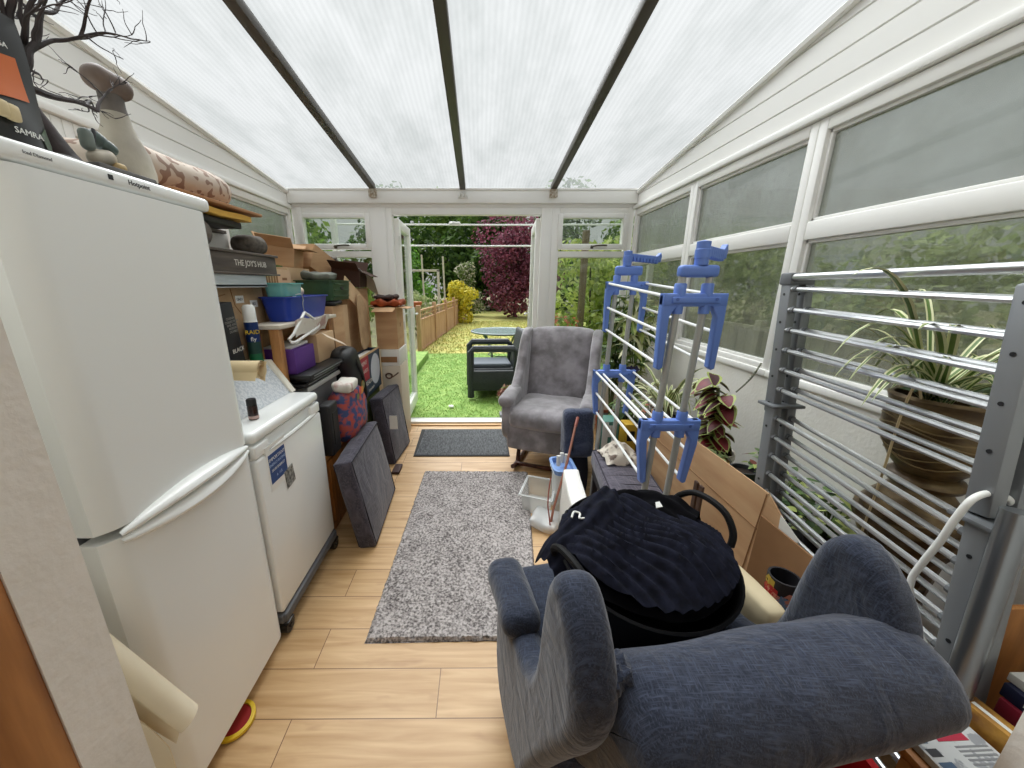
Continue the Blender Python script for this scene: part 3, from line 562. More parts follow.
def tubshape(m, x0, x1, y0, y1, z0, z1, fl, th=.006, r=.03):
    def ring(k, z, off): 
        o = []
        for (cx_, cy_, a0) in ((x1-r, y1-r, 0), (x0+r, y1-r, 90), (x0+r, y0+r, 180), (x1-r, y0+r, 270)):
            for q in range(5): a = R(a0+q*22.5); o.append((cx_+(r+off)*math.cos(a)+(k if math.cos(R(a0+45)) > 0 else -k), cy_+(r+off)*math.sin(a)+(k if math.sin(R(a0+45)) > 0 else -k), z))
        return o
    rs = [ring(-fl, z0, 0), ring(0, z1, 0), ring(0, z1, .012), ring(0, z1+.006, .012), ring(0, z1+.006, -th), ring(-fl, z0+th, -th)]
    vs = sum(rs, []); n = 20; fs = []
    for i in range(5):
        for j in range(n): fs.append((i*n+j, i*n+(j+1) % n, (i+1)*n+(j+1) % n, (i+1)*n+j))
    fs.append(list(range(n))[::-1]); fs.append([5*n+j for j in range(n)])
    m.add(vs, fs); return m
m = MB(); tubshape(m, -1.115, -.965, 1.88, 2.37, 1.2165, 1.335, .018).obj('tub', mat('blue_plastic', '#1c3ba0', .35), t)
teal = mat('teal_clear', '#7fc0bb', .25, alpha=.75)
m = MB(); tubshape(m, -1.10, -.985, 1.90, 2.10, 1.3425, 1.405, .006, .003).obj; o_ = solo(m, 'teal_container', teal, 'small translucent teal container in the near end of the blue tub', 'container')
t = thing('paper_tube', 'short pale paper tube lying across the blue tub', 'tube', (-1.05, 2.2, 1.342)); m = MB(); m.lathe([(.0, .0), (.022, 0), (.0225, .002), (.0225, .17), (.017, .17), (.017, .1), (0, .1)], T=frame((-1.02, 2.13, 1.366), (0, 0, -1), (1, 0, 0))).obj('tube', mat('parchment', '#d9c7ae', .7), t)
t = thing('red_tin', 'small red and white packet standing in the blue tub', 'packet', (-1.14, 2.12, 1.23)); MB().box(-1.10, -1.06, 2.11, 2.16, 1.225, 1.40, .004).obj('packet', mat('red_packet', '#bf4a44', .5), t); MB().box(-1.0605, -1.0585, 2.115, 2.155, 1.33, 1.385).obj('label', white, t)
# kraft carrier with dark print
t = thing('kraft_bag', 'brown paper carrier bag with dark stripes behind the teal container', 'bag', (-1.2, 2.13, 1.216))
m = MB(); x0, x1, y0, y1, za, zb = -1.29, -1.13, 1.985, 2.27, 1.2165, 1.485
m.grid(lambda u, v: (x1, y0+(y1-y0)*u, za+(zb-za)*v), 1, 1, thick=.003); m.grid(lambda u, v: (x0, y1-(y1-y0)*u, za+(zb-za)*v), 1, 1, thick=.003); m.grid(lambda u, v: (x0+(x1-x0)*u, y0, za+(zb-za)*v), 1, 1, thick=.003); m.grid(lambda u, v: (x1-(x1-x0)*u, y1, za+(zb-za)*v), 1, 1, thick=.003); m.grid(lambda u, v: (x0+(x1-x0)*u, y0+(y1-y0)*v, za+.002), 1, 1); m.obj('bag', card2, t)
pr = MB()
for k in range(5): pr.box(x1+.0005, x1+.0015, y0+.012+k*.026, y0+.028+k*.026, za+.03, zb-.03)
for k, (yy, zz) in enumerate(((.2, .21), (.24, .17), (.2, .12), (.25, .08), (.21, .04))): pr.box(x1+.0005, x1+.0015, y0+yy-.02, y0+yy+.03, za+zz, za+zz+.014)
pr.obj('print', card3, t)
# open cartons heaped behind
def carton(name, label, c, size, M_, col, flaps=(), inner=None, grp=None):
    """open-topped box: c = centre of the base; flaps: (side, length, angle)"""
    sx, sy, sz = size; t = thing(name, label, 'box', c, grp); T = Matrix.Translation(c) @ M_; m = MB(T); th = .005
    m.box(-sx/2, sx/2, -sy/2, sy/2, 0, th); m.box(-sx/2, -sx/2+th, -sy/2, sy/2, th, sz); m.box(sx/2-th, sx/2, -sy/2, sy/2, th, sz); m.box(-sx/2+th, sx/2-th, -sy/2, -sy/2+th, th, sz); m.box(-sx/2+th, sx/2-th, sy/2-th, sy/2, th, sz)
    m.obj('box_body', col, t, smooth=0)
    for sd, ln, an in flaps:
        w = sy if sd in '+x-x' and sd[1] == 'x' else sx; q = MB(T)
        H = {'+x': (Vector((sx/2, 0, sz)), 0), '-x': (Vector((-sx/2, 0, sz)), 180), '+y': (Vector((0, sy/2, sz)), 90), '-y': (Vector((0, -sy/2, sz)), -90)}[sd]
        L_ = Matrix.Translation(H[0]) @ Matrix.Rotation(R(H[1]), 4, 'Z') @ Matrix.Rotation(R(-an), 4, 'Y')
        q.box(0, ln, -w/2+.003, w/2-.003, -.002, .002, T=L_); q.obj('flap', col, t, smooth=0)
    return t
Rz = lambda d: Matrix.Rotation(R(d), 4, 'Z'); Rx = lambda d: Matrix.Rotation(R(d), 4, 'X'); Ry = lambda d: Matrix.Rotation(R(d), 4, 'Y')
carton('open_carton', 'open cardboard box with raised flaps nearest the crate, topmost of the heap', (-1.38, 2.66, 1.53), (.22, .22, .12), Rz(10) @ Ry(8), card, [('+x', .10, 5), ('-x', .08, 60), ('+y', .10, 25), ('-y', .09, 40)])
carton('tilted_carton', 'cardboard box tipped over on its corner left of the window handle', (-1.33, 2.97, 1.47), (.24, .30, .18), Rz(-14) @ Rx(-24), card, [])
m = MB(); m.box(-1.66, -1.24, 2.46, 2.80, .0, 1.34, .004); m.box(-1.5, -1.44, 2.459, 2.4605, .0, 1.34); solo(m, 'tall_carton', mat('cardboard_dark', ''), 'tall closed cardboard carton standing behind the wooden table', 'box')
t = thing('tilted_carton_lid', 'closed', 'x', (0, 0, 0)); bpy.data.objects.remove(t)
m = MB(); m.box(-1.56, -1.25, 2.47, 2.79, 1.345, 1.512, .003); solo(m, 'taped_carton', mat('cardboard_pale', ''), 'closed pale cardboard carton under the topmost open box', 'box')
m = MB(Matrix.Translation((-1.36, 3.28, 1.56)) @ Rx(-38)); m.box(-.16, .16, -.10, .10, -.012, .012, .003); solo(m, 'grey_book', mat('grey_board', '#837d74', .6), 'grey slab-like book leaning on the tipped cardboard box', 'book')
# green crate
t = thing('green_crate', 'dark green plastic crate between blue tub and brown cartons', 'crate', (-1.12, 2.5, 1.18))
m = MB(); T_ = Rz(0); tubshape(m, -1.21, -.965, 2.46, 2.80, 1.30, 1.425, .01, .006, .02).obj('crate', mat('green_plastic', '#27472b', .5, col2='#35583a', scale=10), t)
for k in range(3): MB().box(-.966-.004*k, -.9585-.004*k, 2.49, 2.77, 1.402-.04*k, 1.412-.04*k, .002).obj('rib', mat('green_plastic', ''), t)
MB().box(-.966, -.962, 2.60, 2.66, 1.365, 1.388, .003).obj('grip_hole', black, t)
m = MB(); m.rbox((-1.08, 2.56, 1.455), (.20, .15, .055), .022, 8, nz=.02, nsc=14); solo(m, 'crumpled_cloth', mat('olive_cloth', '#4a4d43', .8, col2='#6b6d61', scale=14), 'crumpled grey-green cloth lying in the green crate', 'cloth')
# tall kraft cartons and flats under the green crate
m = MB(); m.box(-1.19, -.985, 2.47, 2.66, .62, 1.262, .003); m.box(-.9855, -.984, 2.50, 2.55, 1.14, 1.155); solo(m, 'narrow_carton', card, 'tall narrow cardboard carton under the green crate', 'box')
m = MB(); m.rbox((-1.06, 2.55, 1.281), (.19, .15, .034), .016, 6, nz=.01, nsc=20); solo(m, 'black_cloth', black, 'black cloth squashed between narrow carton and green crate', 'cloth')
m = MB(); m.box(-1.17, -1.0, 2.68, 2.80, .89, 1.258, .003); solo(m, 'short_carton', mat('cardboard_pale', ''), 'plain pale cardboard carton wedged beside the tall narrow one', 'box')
m = MB(); m.box(-1.19, -1.005, 2.67, 2.80, .0, .889, .003); m.box(-1.0055, -1.0035, 2.7, 2.77, .8, .82); solo(m, 'brown_carton', card3, 'dark brown carton standing on the floor below the pale carton', 'box')
m = MB(); m.box(-1.19, -.985, 2.47, 2.66, .0, .618, .003); m.box(-.986, -.9835, 2.5, 2.6, .4, .42); solo(m, 'base_carton', mat('cardboard_pale', ''), 'cardboard carton on the floor behind the navy product box', 'box')
fl = MB(frame((-.925, 2.82, .906), (0, .30, .02), (-.05, .0, 1))); fl.plate([(0, 0), (.17, -.02), (.27, .14), (.26, .30), (.16, .42), (.06, .40), (.02, .2)], .006, .002, smooth=1); solo(fl, 'torn_cardboard', mat('card_spotty', ''), 'torn upright cardboard sheet with ragged edge in front of the cartons', 'cardboard')
t = thing('cardboard_flap', 'slanting pale cardboard panel with a hand hole below the dark box', 'cardboard', (-1.0, 2.98, 1.25))
F_ = frame((-.985, 2.74, 1.425), (.05, .56, -.30), (.0, .3, .55)); m = MB(F_)
P = [(0, 0), (.42, 0), (.42, .05), (.42, .10), (0, .10)]
hole = [(.235, -.028), (.285, -.028), (.285, -.012), (.235, -.012)]
m.box(0, .235, -.085, .045, -.003, .003); m.box(.285, .44, -.085, .045, -.003, .003); m.box(.235, .285, -.085, -.028, -.003, .003); m.box(.235, .285, -.012, .045, -.003, .003); m.obj('panel', card2, t, smooth=0)
carton('dark_carton', 'dark brown open box tipped toward the window above the green crate', (-1.10, 3.18, 1.392), (.22, .26, .13), Ry(6) @ Rz(4), mat('maroon_card', '#43291d', .8), [('+x', .10, -20), ('-y', .13, 25), ('-x', .1, 60), ('+y', .1, 50)])
m = MB(); m.box(-1.5, -1.02, 2.86, 3.4, .0, 1.375, .004); solo(m, 'deep_carton', card, 'deep cardboard carton at the back corner under the dark box', 'box')
m = MB(); m.grid(lambda u, v: (-1.06+.14*u, 3.22+.20*v, 1.56-.14*v-.10*u+.02*math.sin(5*v)), 8, 8, thick=.002); solo(m, 'white_sheet', mat('paper', '#d9d8d2', .7), 'crumpled white sheet hanging out of the dark box', 'paper')
# hanger with papers, purple box, files
t = thing('coat_hanger', 'white plastic coat hanger hooked on the blue tub', 'hanger', (-.955, 2.0, 1.22))
hx = -.945; P = [(q[0], 2.0+(q[1]-2.0)*.74, 1.255+(q[2]-1.255)*.74) for q in [(hx, 1.72, 1.10), (hx+.012, 1.76, 1.13), (hx+.006, 1.96, 1.255), (hx, 1.99, 1.258), (hx+.006, 2.02, 1.24), (hx+.012, 2.15, 1.175), (hx+.014, 2.16, 1.15), (hx+.016, 2.13, 1.135), (hx+.016, 1.76, 1.075), (hx+.01, 1.725, 1.08)]]
m = MB(); m.tube(P, .0075, 8, closed=True); m.obj('frame', white, t)
m = MB(); m.tube(lattice([(hx, 1.99, 1.255), (hx-.002, 1.988, 1.30), (hx-.003, 2.0, 1.325), (hx-.004, 1.99, 1.352), (hx-.012, 1.972, 1.354), (hx-.022, 1.962, 1.349)], 5), .0025, 6); m.obj('hook', steel, t)
m = MB(); m.grid(lambda u, v: (-.936-.008*v+.03*u*(1-v), 1.86+.36*u, 1.225+.01*math.sin(u*9)-.085*v), 12, 6, thick=.002); solo(m, 'newspaper_sheet', mat('printed_paper', '#d8d3c9', .7, col2='#b99b93', scale=12, lo=.5, hi=.6), 'printed paper sheet draped behind the white coat hanger', 'paper')
m = MB(); m.grid(lambda u, v: (-.90+.03*v, 2.06+.30*u, 1.14-.10*u-.025*v), 6, 3, thick=.002); solo(m, 'cream_card', mat('parchment', ''), 'cream card flap sticking out below the coat hanger', 'card')
m = MB(); m.box(-1.105, -.945, 2.10, 2.35, .958, 1.12, .003); solo(m, 'small_carton', mat('cardboard_pale', ''), 'small cardboard box on the black files, below the cream card', 'box')
t = thing('purple_box', 'purple storage box with a white lid on the black files', 'box', (-1.05, 1.93, .958)); MB().box(-1.105, -.935, 1.81, 2.03, .958, 1.085, .004).obj('box', mat('purple', '#5a2f83', .55), t); MB().box(-1.10, -.96, 1.83, 2.02, 1.085, 1.098, .003, T=rot('X', 2, (-1, 1.9, 1.085))).obj('papers', mat('paper', ''), t)
for k, (z, dy) in enumerate(((.885, 0), (.911, .02), (.934, -.01))):
    t = thing('black_folder', ['black folder, lowest of three on the grey crate', 'middle black folder of three on the grey crate', 'topmost black folder, directly under the purple box'][k], 'folder', (-1.08, 2.05, z), 'black folders under the purple box')
    MB().box(-1.125, -.90+.02*k, 1.80+dy, 2.27+dy, z, z+.022, .004).obj('cover', black, t); MB().box(-.905+.02*k, -.898+.02*k, 1.84+dy, 2.23+dy, z+.008, z+.013).obj('spine_label', grey_line, t)
t = thing('grey_crate', 'pale grey translucent crate under the black folders', 'crate', (-1.06, 2.1, .5)); m = MB(); tubshape(m, -1.12, -.912, 1.84, 2.27, .5005, .870, .02, .005).obj('crate', mat('crate_grey', '#8b8f8f', .35, alpha=.8), t); MB().box(-.903, -.895, 1.82, 2.285, .855, .882, .003).obj('rim', mat('crate_rim', '#c3c4c0', .4), t)
m = MB(); m.rbox((-1.013, 2.055, .68), (.14, .34, .30), .05, 8, nz=.015, nsc=9); solo(m, 'crumpled_bag', mat('grey_bag', '#7a7d80', .6, col2='#aeb1b2', scale=10), 'grey crumpled plastic bag packed inside the pale crate', 'bag')
m = MB(); m.box(-.862, -.79, 1.80, 1.915, .5005, .79, .012, seg=3); m.box(-.79, -.787, 1.83, 1.89, .56, .74); solo(m, 'black_case', mat('case_black', '#151417', .6), 'narrow black case standing on the pine cabinet beside the freezer', 'case')
# backpack and the floral carrier
m = MB(); m.rbox((-.895, 2.43, .80), (.16, .25, .42), .075, 10, nz=.025, nsc=7, T=rot('X', 12, (-.9, 2.4, .6))); bp = thing('black_backpack', 'limp black backpack draped over the navy product box', 'backpack', (-.895, 2.385, .6)); m.obj('bag', mat('nylon_black', '#101012', .55), bp)
m = MB(); m.tube(lattice([(-.83, 2.365, .93), (-.80, 2.405, .80), (-.805, 2.465, .66), (-.83, 2.505, .62)], 6), .010, 8); m.obj('strap', mat('nylon_black', ''), bp)
flor = mat('floral_print', '#b34f45', .6, col2='#3a4a78', scale=26, lo=.42, hi=.56, detail=2)
t = thing('floral_bag', 'bulging carrier bag with red, blue and orange floral print on the pine cabinet', 'bag', (-.81, 2.12, .501))
m = MB(); m.rbox((-.815, 2.12, .657), (.115, .31, .305), .07, 10, nz=.02, nsc=9, puff=.02); m.obj('bag', flor, t)
m = MB()
rr = random.Random(3)
for k in range(16):
    y, z = rr.uniform(2.0, 2.25), rr.uniform(.56, .80); m.lathe([(0, .002), (rr.uniform(.015, .03), .001), (0, -.004)], (0, 0, 0), 9, mi=k % 3, T=frame((-.737+rr.uniform(-.006, 0), y, z), (0, 1, 0), (0, 0, 1)))
m.obj('flower_print', [mat('pink_print', '#d8584e', .6), mat('orange_print', '#d98d44', .6), mat('olive_print', '#7d7a4c', .6)], t)
MB().rbox((-.79, 2.06, .832), (.11, .16, .06), .024, 6, nz=.012, nsc=20).obj('handle_wrap', mat('printed_paper', ''), t)
# navy product box with a red band
t = thing('product_box', 'navy and red product box with white lettering and a picture of a white disc', 'box', (-1.0, 2.9, .55))
m = MB(); x0, x1, y0, y1, z0, z1 = -1.0+.03, -.868, 2.50, 3.09, .56, .885
# open: front side standing, contents inside
for q in ((x1-.006, x1, y0, y1), (x0, x0+.006, y0, y1), (x0, x1, y0, y0+.006), (x0, x1, y1-.006, y1)): m.box(*q, z0, z1)
m.box(x0, x1, y0, y1, z0, z0+.006); m.obj('box_body', mat('navy_box', '#2d4257', .5), t, smooth=0)
MB().box(x1, x1+.001, y0, y0+.27, z1-.19, z1).obj('red_band', mat('red_band', '#a5263a', .5), t, smooth=0)
for s_, y, z, h_ in (('MORPHY', y0+.13, z1-.055, .05), ('RICHARDS', y0+.15, z1-.115, .04), ('BREADMAKER', y0+.30, z1-.215, .05), ('homebake', y0+.3, z1-.28, .035)): text(t, s_, h_, (x1+.0012, y, z), (0, 1, .03), (0, 0, 1), mat('paint_white', ''))
m = MB(frame((x1+.0005, y1-.15, z0+.175), (0, 1, 0), (0, 0, 1))); m.lathe([(0, .002), (.125, .002), (.125, 0)], n=30); m.obj('disc_picture', mat('disc_white', '#ccd2dc', .5), t)
MB().box(x1-.001, x1+.004, y0, y1, z1-.004, z1+.012).obj('torn_edge', card2, t)
m = MB(); m.rbox((-.918, 2.78, .80), (.08, .40, .16), .02, 5); solo(m, 'white_packing', white, 'white packing block inside the navy product box', 'packing')
m = MB(); m.box(-.985, -.885, 2.48, 3.08, .0, .555, .004); solo(m, 'olive_chest', mat('olive', '#5d6733', .8, col2='#4a5429', scale=6), 'olive green chest under the navy product box', 'chest')
# carton stack by the door
t = carton('flap_carton', 'square cardboard box with spread flaps and orange cloth on it, beside the glass door', (-.80, 3.26, .862), (.18, .27, .355), Rz(0), card, [('+x', .10, -6), ('-y', .12, -14), ('-x', .08, 6)])
text(t, '2K', .05, (-.7095, 3.26, 1.06), (0, 1, 0), (0, 0, 1), card3)
org = mat('orange_cloth', '#a54a1d', .85, col2='#7e3413', scale=16); dkc = mat('brown_cloth', '#3e2d28', .9)
m = MB(); m.rbox((-.80, 3.265, 1.25), (.25, .28, .045), .02, 12, nz=.03, nsc=16); solo(m, 'orange_cloth', org, 'rumpled orange cloth on the flapped cardboard box', 'cloth')
m = MB(); m.rbox((-.82, 3.27, 1.298), (.17, .2, .028), .013, 9, nz=.02, nsc=18, seed=4); solo(m, 'brown_cloth', dkc, 'dark brown cloth lying on top of the orange cloth', 'cloth')
t = thing('striped_carton', 'shallow pale carton with printed lines under the flapped box', 'box', (-.78, 3.27, .61)); MB().box(-.86, -.70, 3.10, 3.42, .72, .86, .003).obj('box', mat('carton_white', ''), t); MB().box(-.86, -.72, 3.0985, 3.10, .75, .80).obj('print', card3, t); 
t = thing('logo_carton', 'pale carton with a dark swirl mark, at the bottom of the door-side stack', 'box', (-.78, 3.27, .0)); MB().box(-.86, -.695, 3.10, 3.42, .0, .718, .003).obj('box', mat('carton_cream', '#cbbfac', .7), t)
m = MB(); m.tube([(-.80+.03*math.cos(a)*(1-.08*a/PI), 3.0985, .63+.022*math.sin(a)) for a in [k*PI/8 for k in range(20)]], .007, 6); m.tube([(-.77, 3.0985, .62), (-.74, 3.0985, .64), (-.715, 3.0985, .66)], .006, 6); m.obj('mark', mat('brown_mark', '#5b4334', .6), t)
# ---- dark cushions leaning on the pile
char = weave('charcoal_cloth', '#3a3843', '#57535e', 160, .85, 2)
def cushion(name, label, base_pts, H, thick, lean):
    """upright seat cushion: base_pts two floor points of the room side, leaning toward -x"""
    a, b = Vector(base_pts[0]), Vector(base_pts[1]); x = (b-a).normalized(); L_ = (b-a).length
    t = thing(name, label, 'cushion', ((a+b)/2)[:], 'charcoal seat cushions leaning on the pile')
    T = frame(a, x, (0, 0, 1)); nrm = Vector((T[0][2], T[1][2], T[2][2])); T = frame(a, x, Vector((0, 0, 1))*math.cos(R(lean))-(nrm if nrm.x > 0 else -nrm)*math.sin(R(lean)))
    m = MB(T); s = 1 if nrm.x > 0 else -1
    m.rbox((L_/2, H/2, -s*thick/2), (L_, H, thick), .012, 12, puff=.014, nz=.006, nsc=9); m.obj('cover', char, t)
    for zz in (0.0, -s*thick):
        q = MB(T); q.tube([(.012, .012, zz), (L_-.012, .012, zz), (L_-.012, H-.012, zz), (.012, H-.012, zz)], .004, 6, closed=True); q.obj('piping', mat('piping', '#2a2830', .9), t)
    return t, T
cushion('seat_cushion', 'large charcoal seat cushion leaning on the pine cabinet, nearer the camera', ((-.575, 1.70, .004), (-.60, 2.29, .004)), .53, .095, 10)
t, T = cushion('seat_cushion', 'charcoal seat cushion with a white tag, leaning beside the glass door', ((-.685, 2.66, .004), (-.645, 3.085, .004)), .56, .10, 8)
m = MB(); m.box(-.70, -.640, 2.632, 2.634, .32, .43); m.obj('care_tag', white, t, smooth=0)
m = MB(); m.rbox((-.79, 2.58, .03), (.12, .10, .055), .02, 6, nz=.01, nsc=20); m2 = MB(); m2.box(-.68, -.62, 2.50, 2.64, .002, .022, .006); solo(m2, 'slipper', mat('slipper_brown', '#3a221c', .7), 'dark brown slipper on the floor at the foot of the tagged cushion', 'slipper')
# ---- cream sheets between jamb and fridge, ring on the floor
crm = mat('cream_vinyl', '#e2d6bd', .55, col2='#d6c8ac', scale=3)
def curl(p0, p1, r, up, turns, nm, label):
    d = Vector(p1)-Vector(p0); T = frame(p0, d, up); L_ = d.length; m = MB(T)
    m.grid(lambda u, v: (L_*u+.02*v*(1 if u > .5 else 0), r*(1-.3*v)*math.cos(v*turns), r*(1-.3*v)*math.sin(v*turns)), 8, 30, thick=.0015); return solo(m, nm, crm, label, 'sheet')
curl((-.86, .575, .80), (-.672, .60, .452), .026, (0, 1, .2), 4.6, 'cream_roll', 'cream rolled sheet sticking out between doorway and fridge, upper of three')
m = MB(); m.grid(lambda u, v: (-.86+.170*u-.012*v, .58+.012*u+.012*math.sin(3*v)*u, .690-.245*u-.085*v+.02*v*u), 8, 8, thick=.002); solo(m, 'cream_sheet', crm, 'flat cream sheet under the cream roll, middle of three', 'sheet')
m = MB(); m.grid(lambda u, v: (-.785+.085*u*(1-.45*v)+.010*math.sin(5*v), .565+.012*u, .60-.205*u-.575*v*(1-.45*u)-.01*math.sin(6*u)), 8, 16, thick=.002); solo(m, 'cream_sheet', crm, 'lowest cream sheet by the fridge, its torn corner hanging to the floor', 'sheet')
t = thing('plastic_ring', 'yellow and red plastic ring on the floor at the foot of the fridge', 'ring', (-.80, .86, 0)); m = MB(); m.lathe([(.05, 0), (.062, .004), (.062, .014), (.05, .016), (.05, 0)], (-.815, .87, .001), 30); m.obj('ring', mat('ring_yellow', '#d8b41e', .4), t); m = MB(); m.lathe([(.0, .006), (.049, .006), (.049, .010), (0, .010)], (-.815, .87, .001), 30); m.obj('disc', mat('ring_red', '#8e1a1d', .4), t)
# ================================================================ floor textiles
def shag():
    m = bpy.data.materials.new('rug_pile'); m.use_nodes = True; N = m.node_tree.nodes; L = m.node_tree.links; b = N['Principled BSDF']; b.inputs['Roughness'].default_value = .95; b.inputs['Specular IOR Level'].default_value = .1
    tc = N.new('ShaderNodeTexCoord'); n = N.new('ShaderNodeTexNoise'); n.inputs['Scale'].default_value = 95; n.inputs['Detail'].default_value = 3; n2 = N.new('ShaderNodeTexNoise'); n2.inputs['Scale'].default_value = 9; n2.inputs['Detail'].default_value = 3
    L.new(tc.outputs['Object'], n.inputs['Vector']); L.new(tc.outputs['Object'], n2.inputs['Vector'])
    a = N.new('ShaderNodeMath'); a.operation = 'MULTIPLY_ADD'; a.inputs[1].default_value = .25; L.new(n2.outputs['Fac'], a.inputs[0]); L.new(n.outputs['Fac'], a.inputs[2])
    r = N.new('ShaderNodeValToRGB'); e = r.color_ramp.elements; e[0].position = .46; e[0].color = lin('#55504f'); e[1].position = .78; e[1].color = lin('#b7b0ad'); L.new(a.outputs[0], r.inputs[0]); L.new(r.outputs[0], b.inputs['Base Color'])
    return m
C4 = [(-.468, 1.146), (.24, 1.152), (.365, 2.52), (-.43, 2.53)]
def rugp(u, v, z):
    a, b, c, d = [Vector((*p, 0)) for p in C4]; p = (a*(1-u)+b*u)*(1-v)+(d*(1-u)+c*u)*v
    k = mnoise.noise(Vector((p.x*60, p.y*60, 3)))
    ed = min(u, 1-u, v, 1-v)
    if ed < 1e-6: p += Vector((k*.006, mnoise.noise(Vector((p.y*50, p.x*50, 9)))*.006, 0)); z = .004
    else: z += .006*k+.003*mnoise.noise(Vector((p.x*150, p.y*150, 0)))
    return (p.x, p.y, max(.003, z))
m = MB(); m.grid(lambda u, v: rugp(u, v, .018), 90, 160); m.grid(lambda u, v: (rugp(1-u, v, 0)[0], rugp(1-u, v, 0)[1], .001), 2, 2)
solo(m, 'shag_rug', shag(), 'grey speckled shaggy rug in the middle of the oak floor', 'rug')
dm = mat('doormat', '#484a4d', .95, col2='#6e7072', scale=120, stretch=(1, .25, 1), bump=.6)
t = thing('doormat', 'dark grey ribbed doormat just inside the french doors', 'doormat', (-.16, 3.09, 0)); m = MB(); m.box(-.545, .235, 2.815, 3.375, .0095, .012); 
for k in range(26): y = 2.83+k*.0212; m.box(-.54, .23, y, y+.012, .011, .0135)
m.obj('ribs', dm, t, smooth=0); MB().plate([(-.565, 2.80), (.25, 2.80), (.25, 3.39), (-.585, 3.39)], .008, .003, T=Matrix.Translation((0, 0, .0045))).obj('backing', mat('rubber', '#2b2b2c', .8), t)
# ================================================================ wing chairs
def wing_chair(name, label, org, rz, cloth, lean, top, outline=None, roll=None, wood_base=True):
    """F = forward (local +Y). lean: how far the back's top lies behind its foot"""
    M0 = Matrix.Translation((*org, 0)) @ Rz(rz); t = thing(name, label, 'armchair', (*org, 0))
    yb = -.20; yt = yb-lean
    # seat base, front skirt
    m = MB(M0); m.rbox((0, .03+(-.04 if outline else 0), .29+(-.03 if outline else 0)), (.58, .56+(-.08 if outline else 0), .23), .03, 8, nz=.008, nsc=6); m.obj('seat_base', cloth, t)
    m = MB(M0); m.rbox((0, .075+(-.03 if outline else 0), .43+(-.06 if outline else 0)), (.535, .54+(-.06 if outline else 0), .14), .05, 12, puff=.02, nz=.006, nsc=7); m.obj('seat_cushion', cloth, t)
    # back: a thick slab, bowed and reclined
    ang = math.degrees(math.atan2(lean, top-.30)); H = math.hypot(lean, top-.28)
    T = M0 @ Matrix.Translation((0, yb, .28)) @ Rx(ang)
    if roll:   # slip-covered back: sloping pad under a fat top roll
        (rx0, rx1, ry, rzz, rr_) = roll; m = MB(M0); nS = 26; nA = 26
        def f(u, v):
            x = rx0+(rx1-rx0)*u; e = min(u, 1-u)*(rx1-rx0); k = math.sqrt(max(0, 1-max(0, 1-e/.07)**2)); a = 2*PI*v
            b = 1+.05*math.sin(PI*u); py = ry+math.cos(a)*rr_*b*k; pz = rzz+math.sin(a)*rr_*b*k
            if math.sin(a) < 0: w = -math.sin(a); pz -= w*.36*k; py += w*.26*k    # the pad runs down and forward to the seat
            n = .006*mnoise.noise(Vector((x*6, a*2, 3))); return (x, py+n, pz+n)
        m.grid(f, nS, nA); m.obj('backrest', cloth, t, smooth=70)
    else:
        m = MB(T); m.rbox((0, -.03, H/2), (.58, .17, H), .075, 14, puff=.022, nz=.008, nsc=6); m.obj('backrest', cloth, t)
    # side panels: wing running down into the arm
    zs = -.06 if outline else 0
    for s in (-1, 1):
        F = M0 @ frame((s*.292, 0, 0), (0, 1, 0), (0, 0, 1))
        o = [(yb-.02, .20), (yb-.06-lean*.25, .40), (yt-.06, top-.06), (yt-.02, top+.01), (yt+.10, top+.0), (yt+.20, top-.09), (yt*.45+.08, top-.26), (.03, .645), (.12, .61), (.22, .59), (.30, .56), (.325, .49), (.31, .20)]
        o = outline or o
        m = MB(F); m.plate(o, .078, .031, seg=5, smooth=2); m.obj('wing_side', cloth, t, smooth=60)
        q = MB(M0); q.rbox((s*.30, .17+zs*1.2, .565+zs*1.2), (.115, .31+zs*.6, .095), .045, 10, nz=.006, nsc=9, T=rot('X', -7, (0, .17, .57))); q.obj('arm_pad', cloth, t)
    if wood_base:
        for s in (-1, 1):
            m = MB(M0); m.tube(lattice([(s*.22, .34, .05), (s*.22, .27, .028), (s*.22, .1, .02), (s*.22, -.1, .02), (s*.22, -.27, .03), (s*.22, -.36, .06)], 5), .018, 8); m.obj('rocker', dark_wood, t)
            m = MB(M0); m.tube([(s*.22, .2, .02), (s*.22, .14, .20)], .016, 8); m.obj('leg', dark_wood, t); m = MB(M0); m.tube([(s*.22, -.2, .02), (s*.22, -.12, .20)], .016, 8); m.obj('leg', dark_wood, t)
        m = MB(M0); m.box(-.22, .22, .23, .26, .02, .045, .006); m.obj('stretcher', dark_wood, t)
    return t, M0
velvet = mat('grey_velvet', '#7a7678', .8, col2='#a6a1a6', scale=9, detail=5, lo=.38, hi=.66, bump=.25, bscale=26, sheen=.6, spec=.2)
wing_chair('rocking_armchair', 'grey crushed velvet wing armchair on a dark wooden rocker base beside the open doors', (.578, 2.775), 180-21, velvet, .17, 1.04)
navy_cloth = weave('navy_cloth', '#1d222f', '#383f50', 420, .9, 4)
t, M0 = wing_chair('blue_armchair', 'dark blue slub-cloth wing armchair seen from behind at the front right', (.405, .845), 9, navy_cloth, .30, .845,
    [(-.13, .06), (-.19, .24), (-.30, .48), (-.40, .68), (-.42, .78), (-.38, .875), (-.305, .94), (-.252, .90), (-.23, .79), (-.215, .64), (-.17, .53), (.0, .50), (.12, .49), (.18, .43), (.18, .06)], (-.275, .345, -.40, .722, .094))
for s in (-1, ):
    m = MB(M0); m.rbox((s*.252, -.372, .80), (.05, .05, .05), .02, 9, nz=.012, nsc=80); m.obj('gathered_knot', navy_cloth, t)
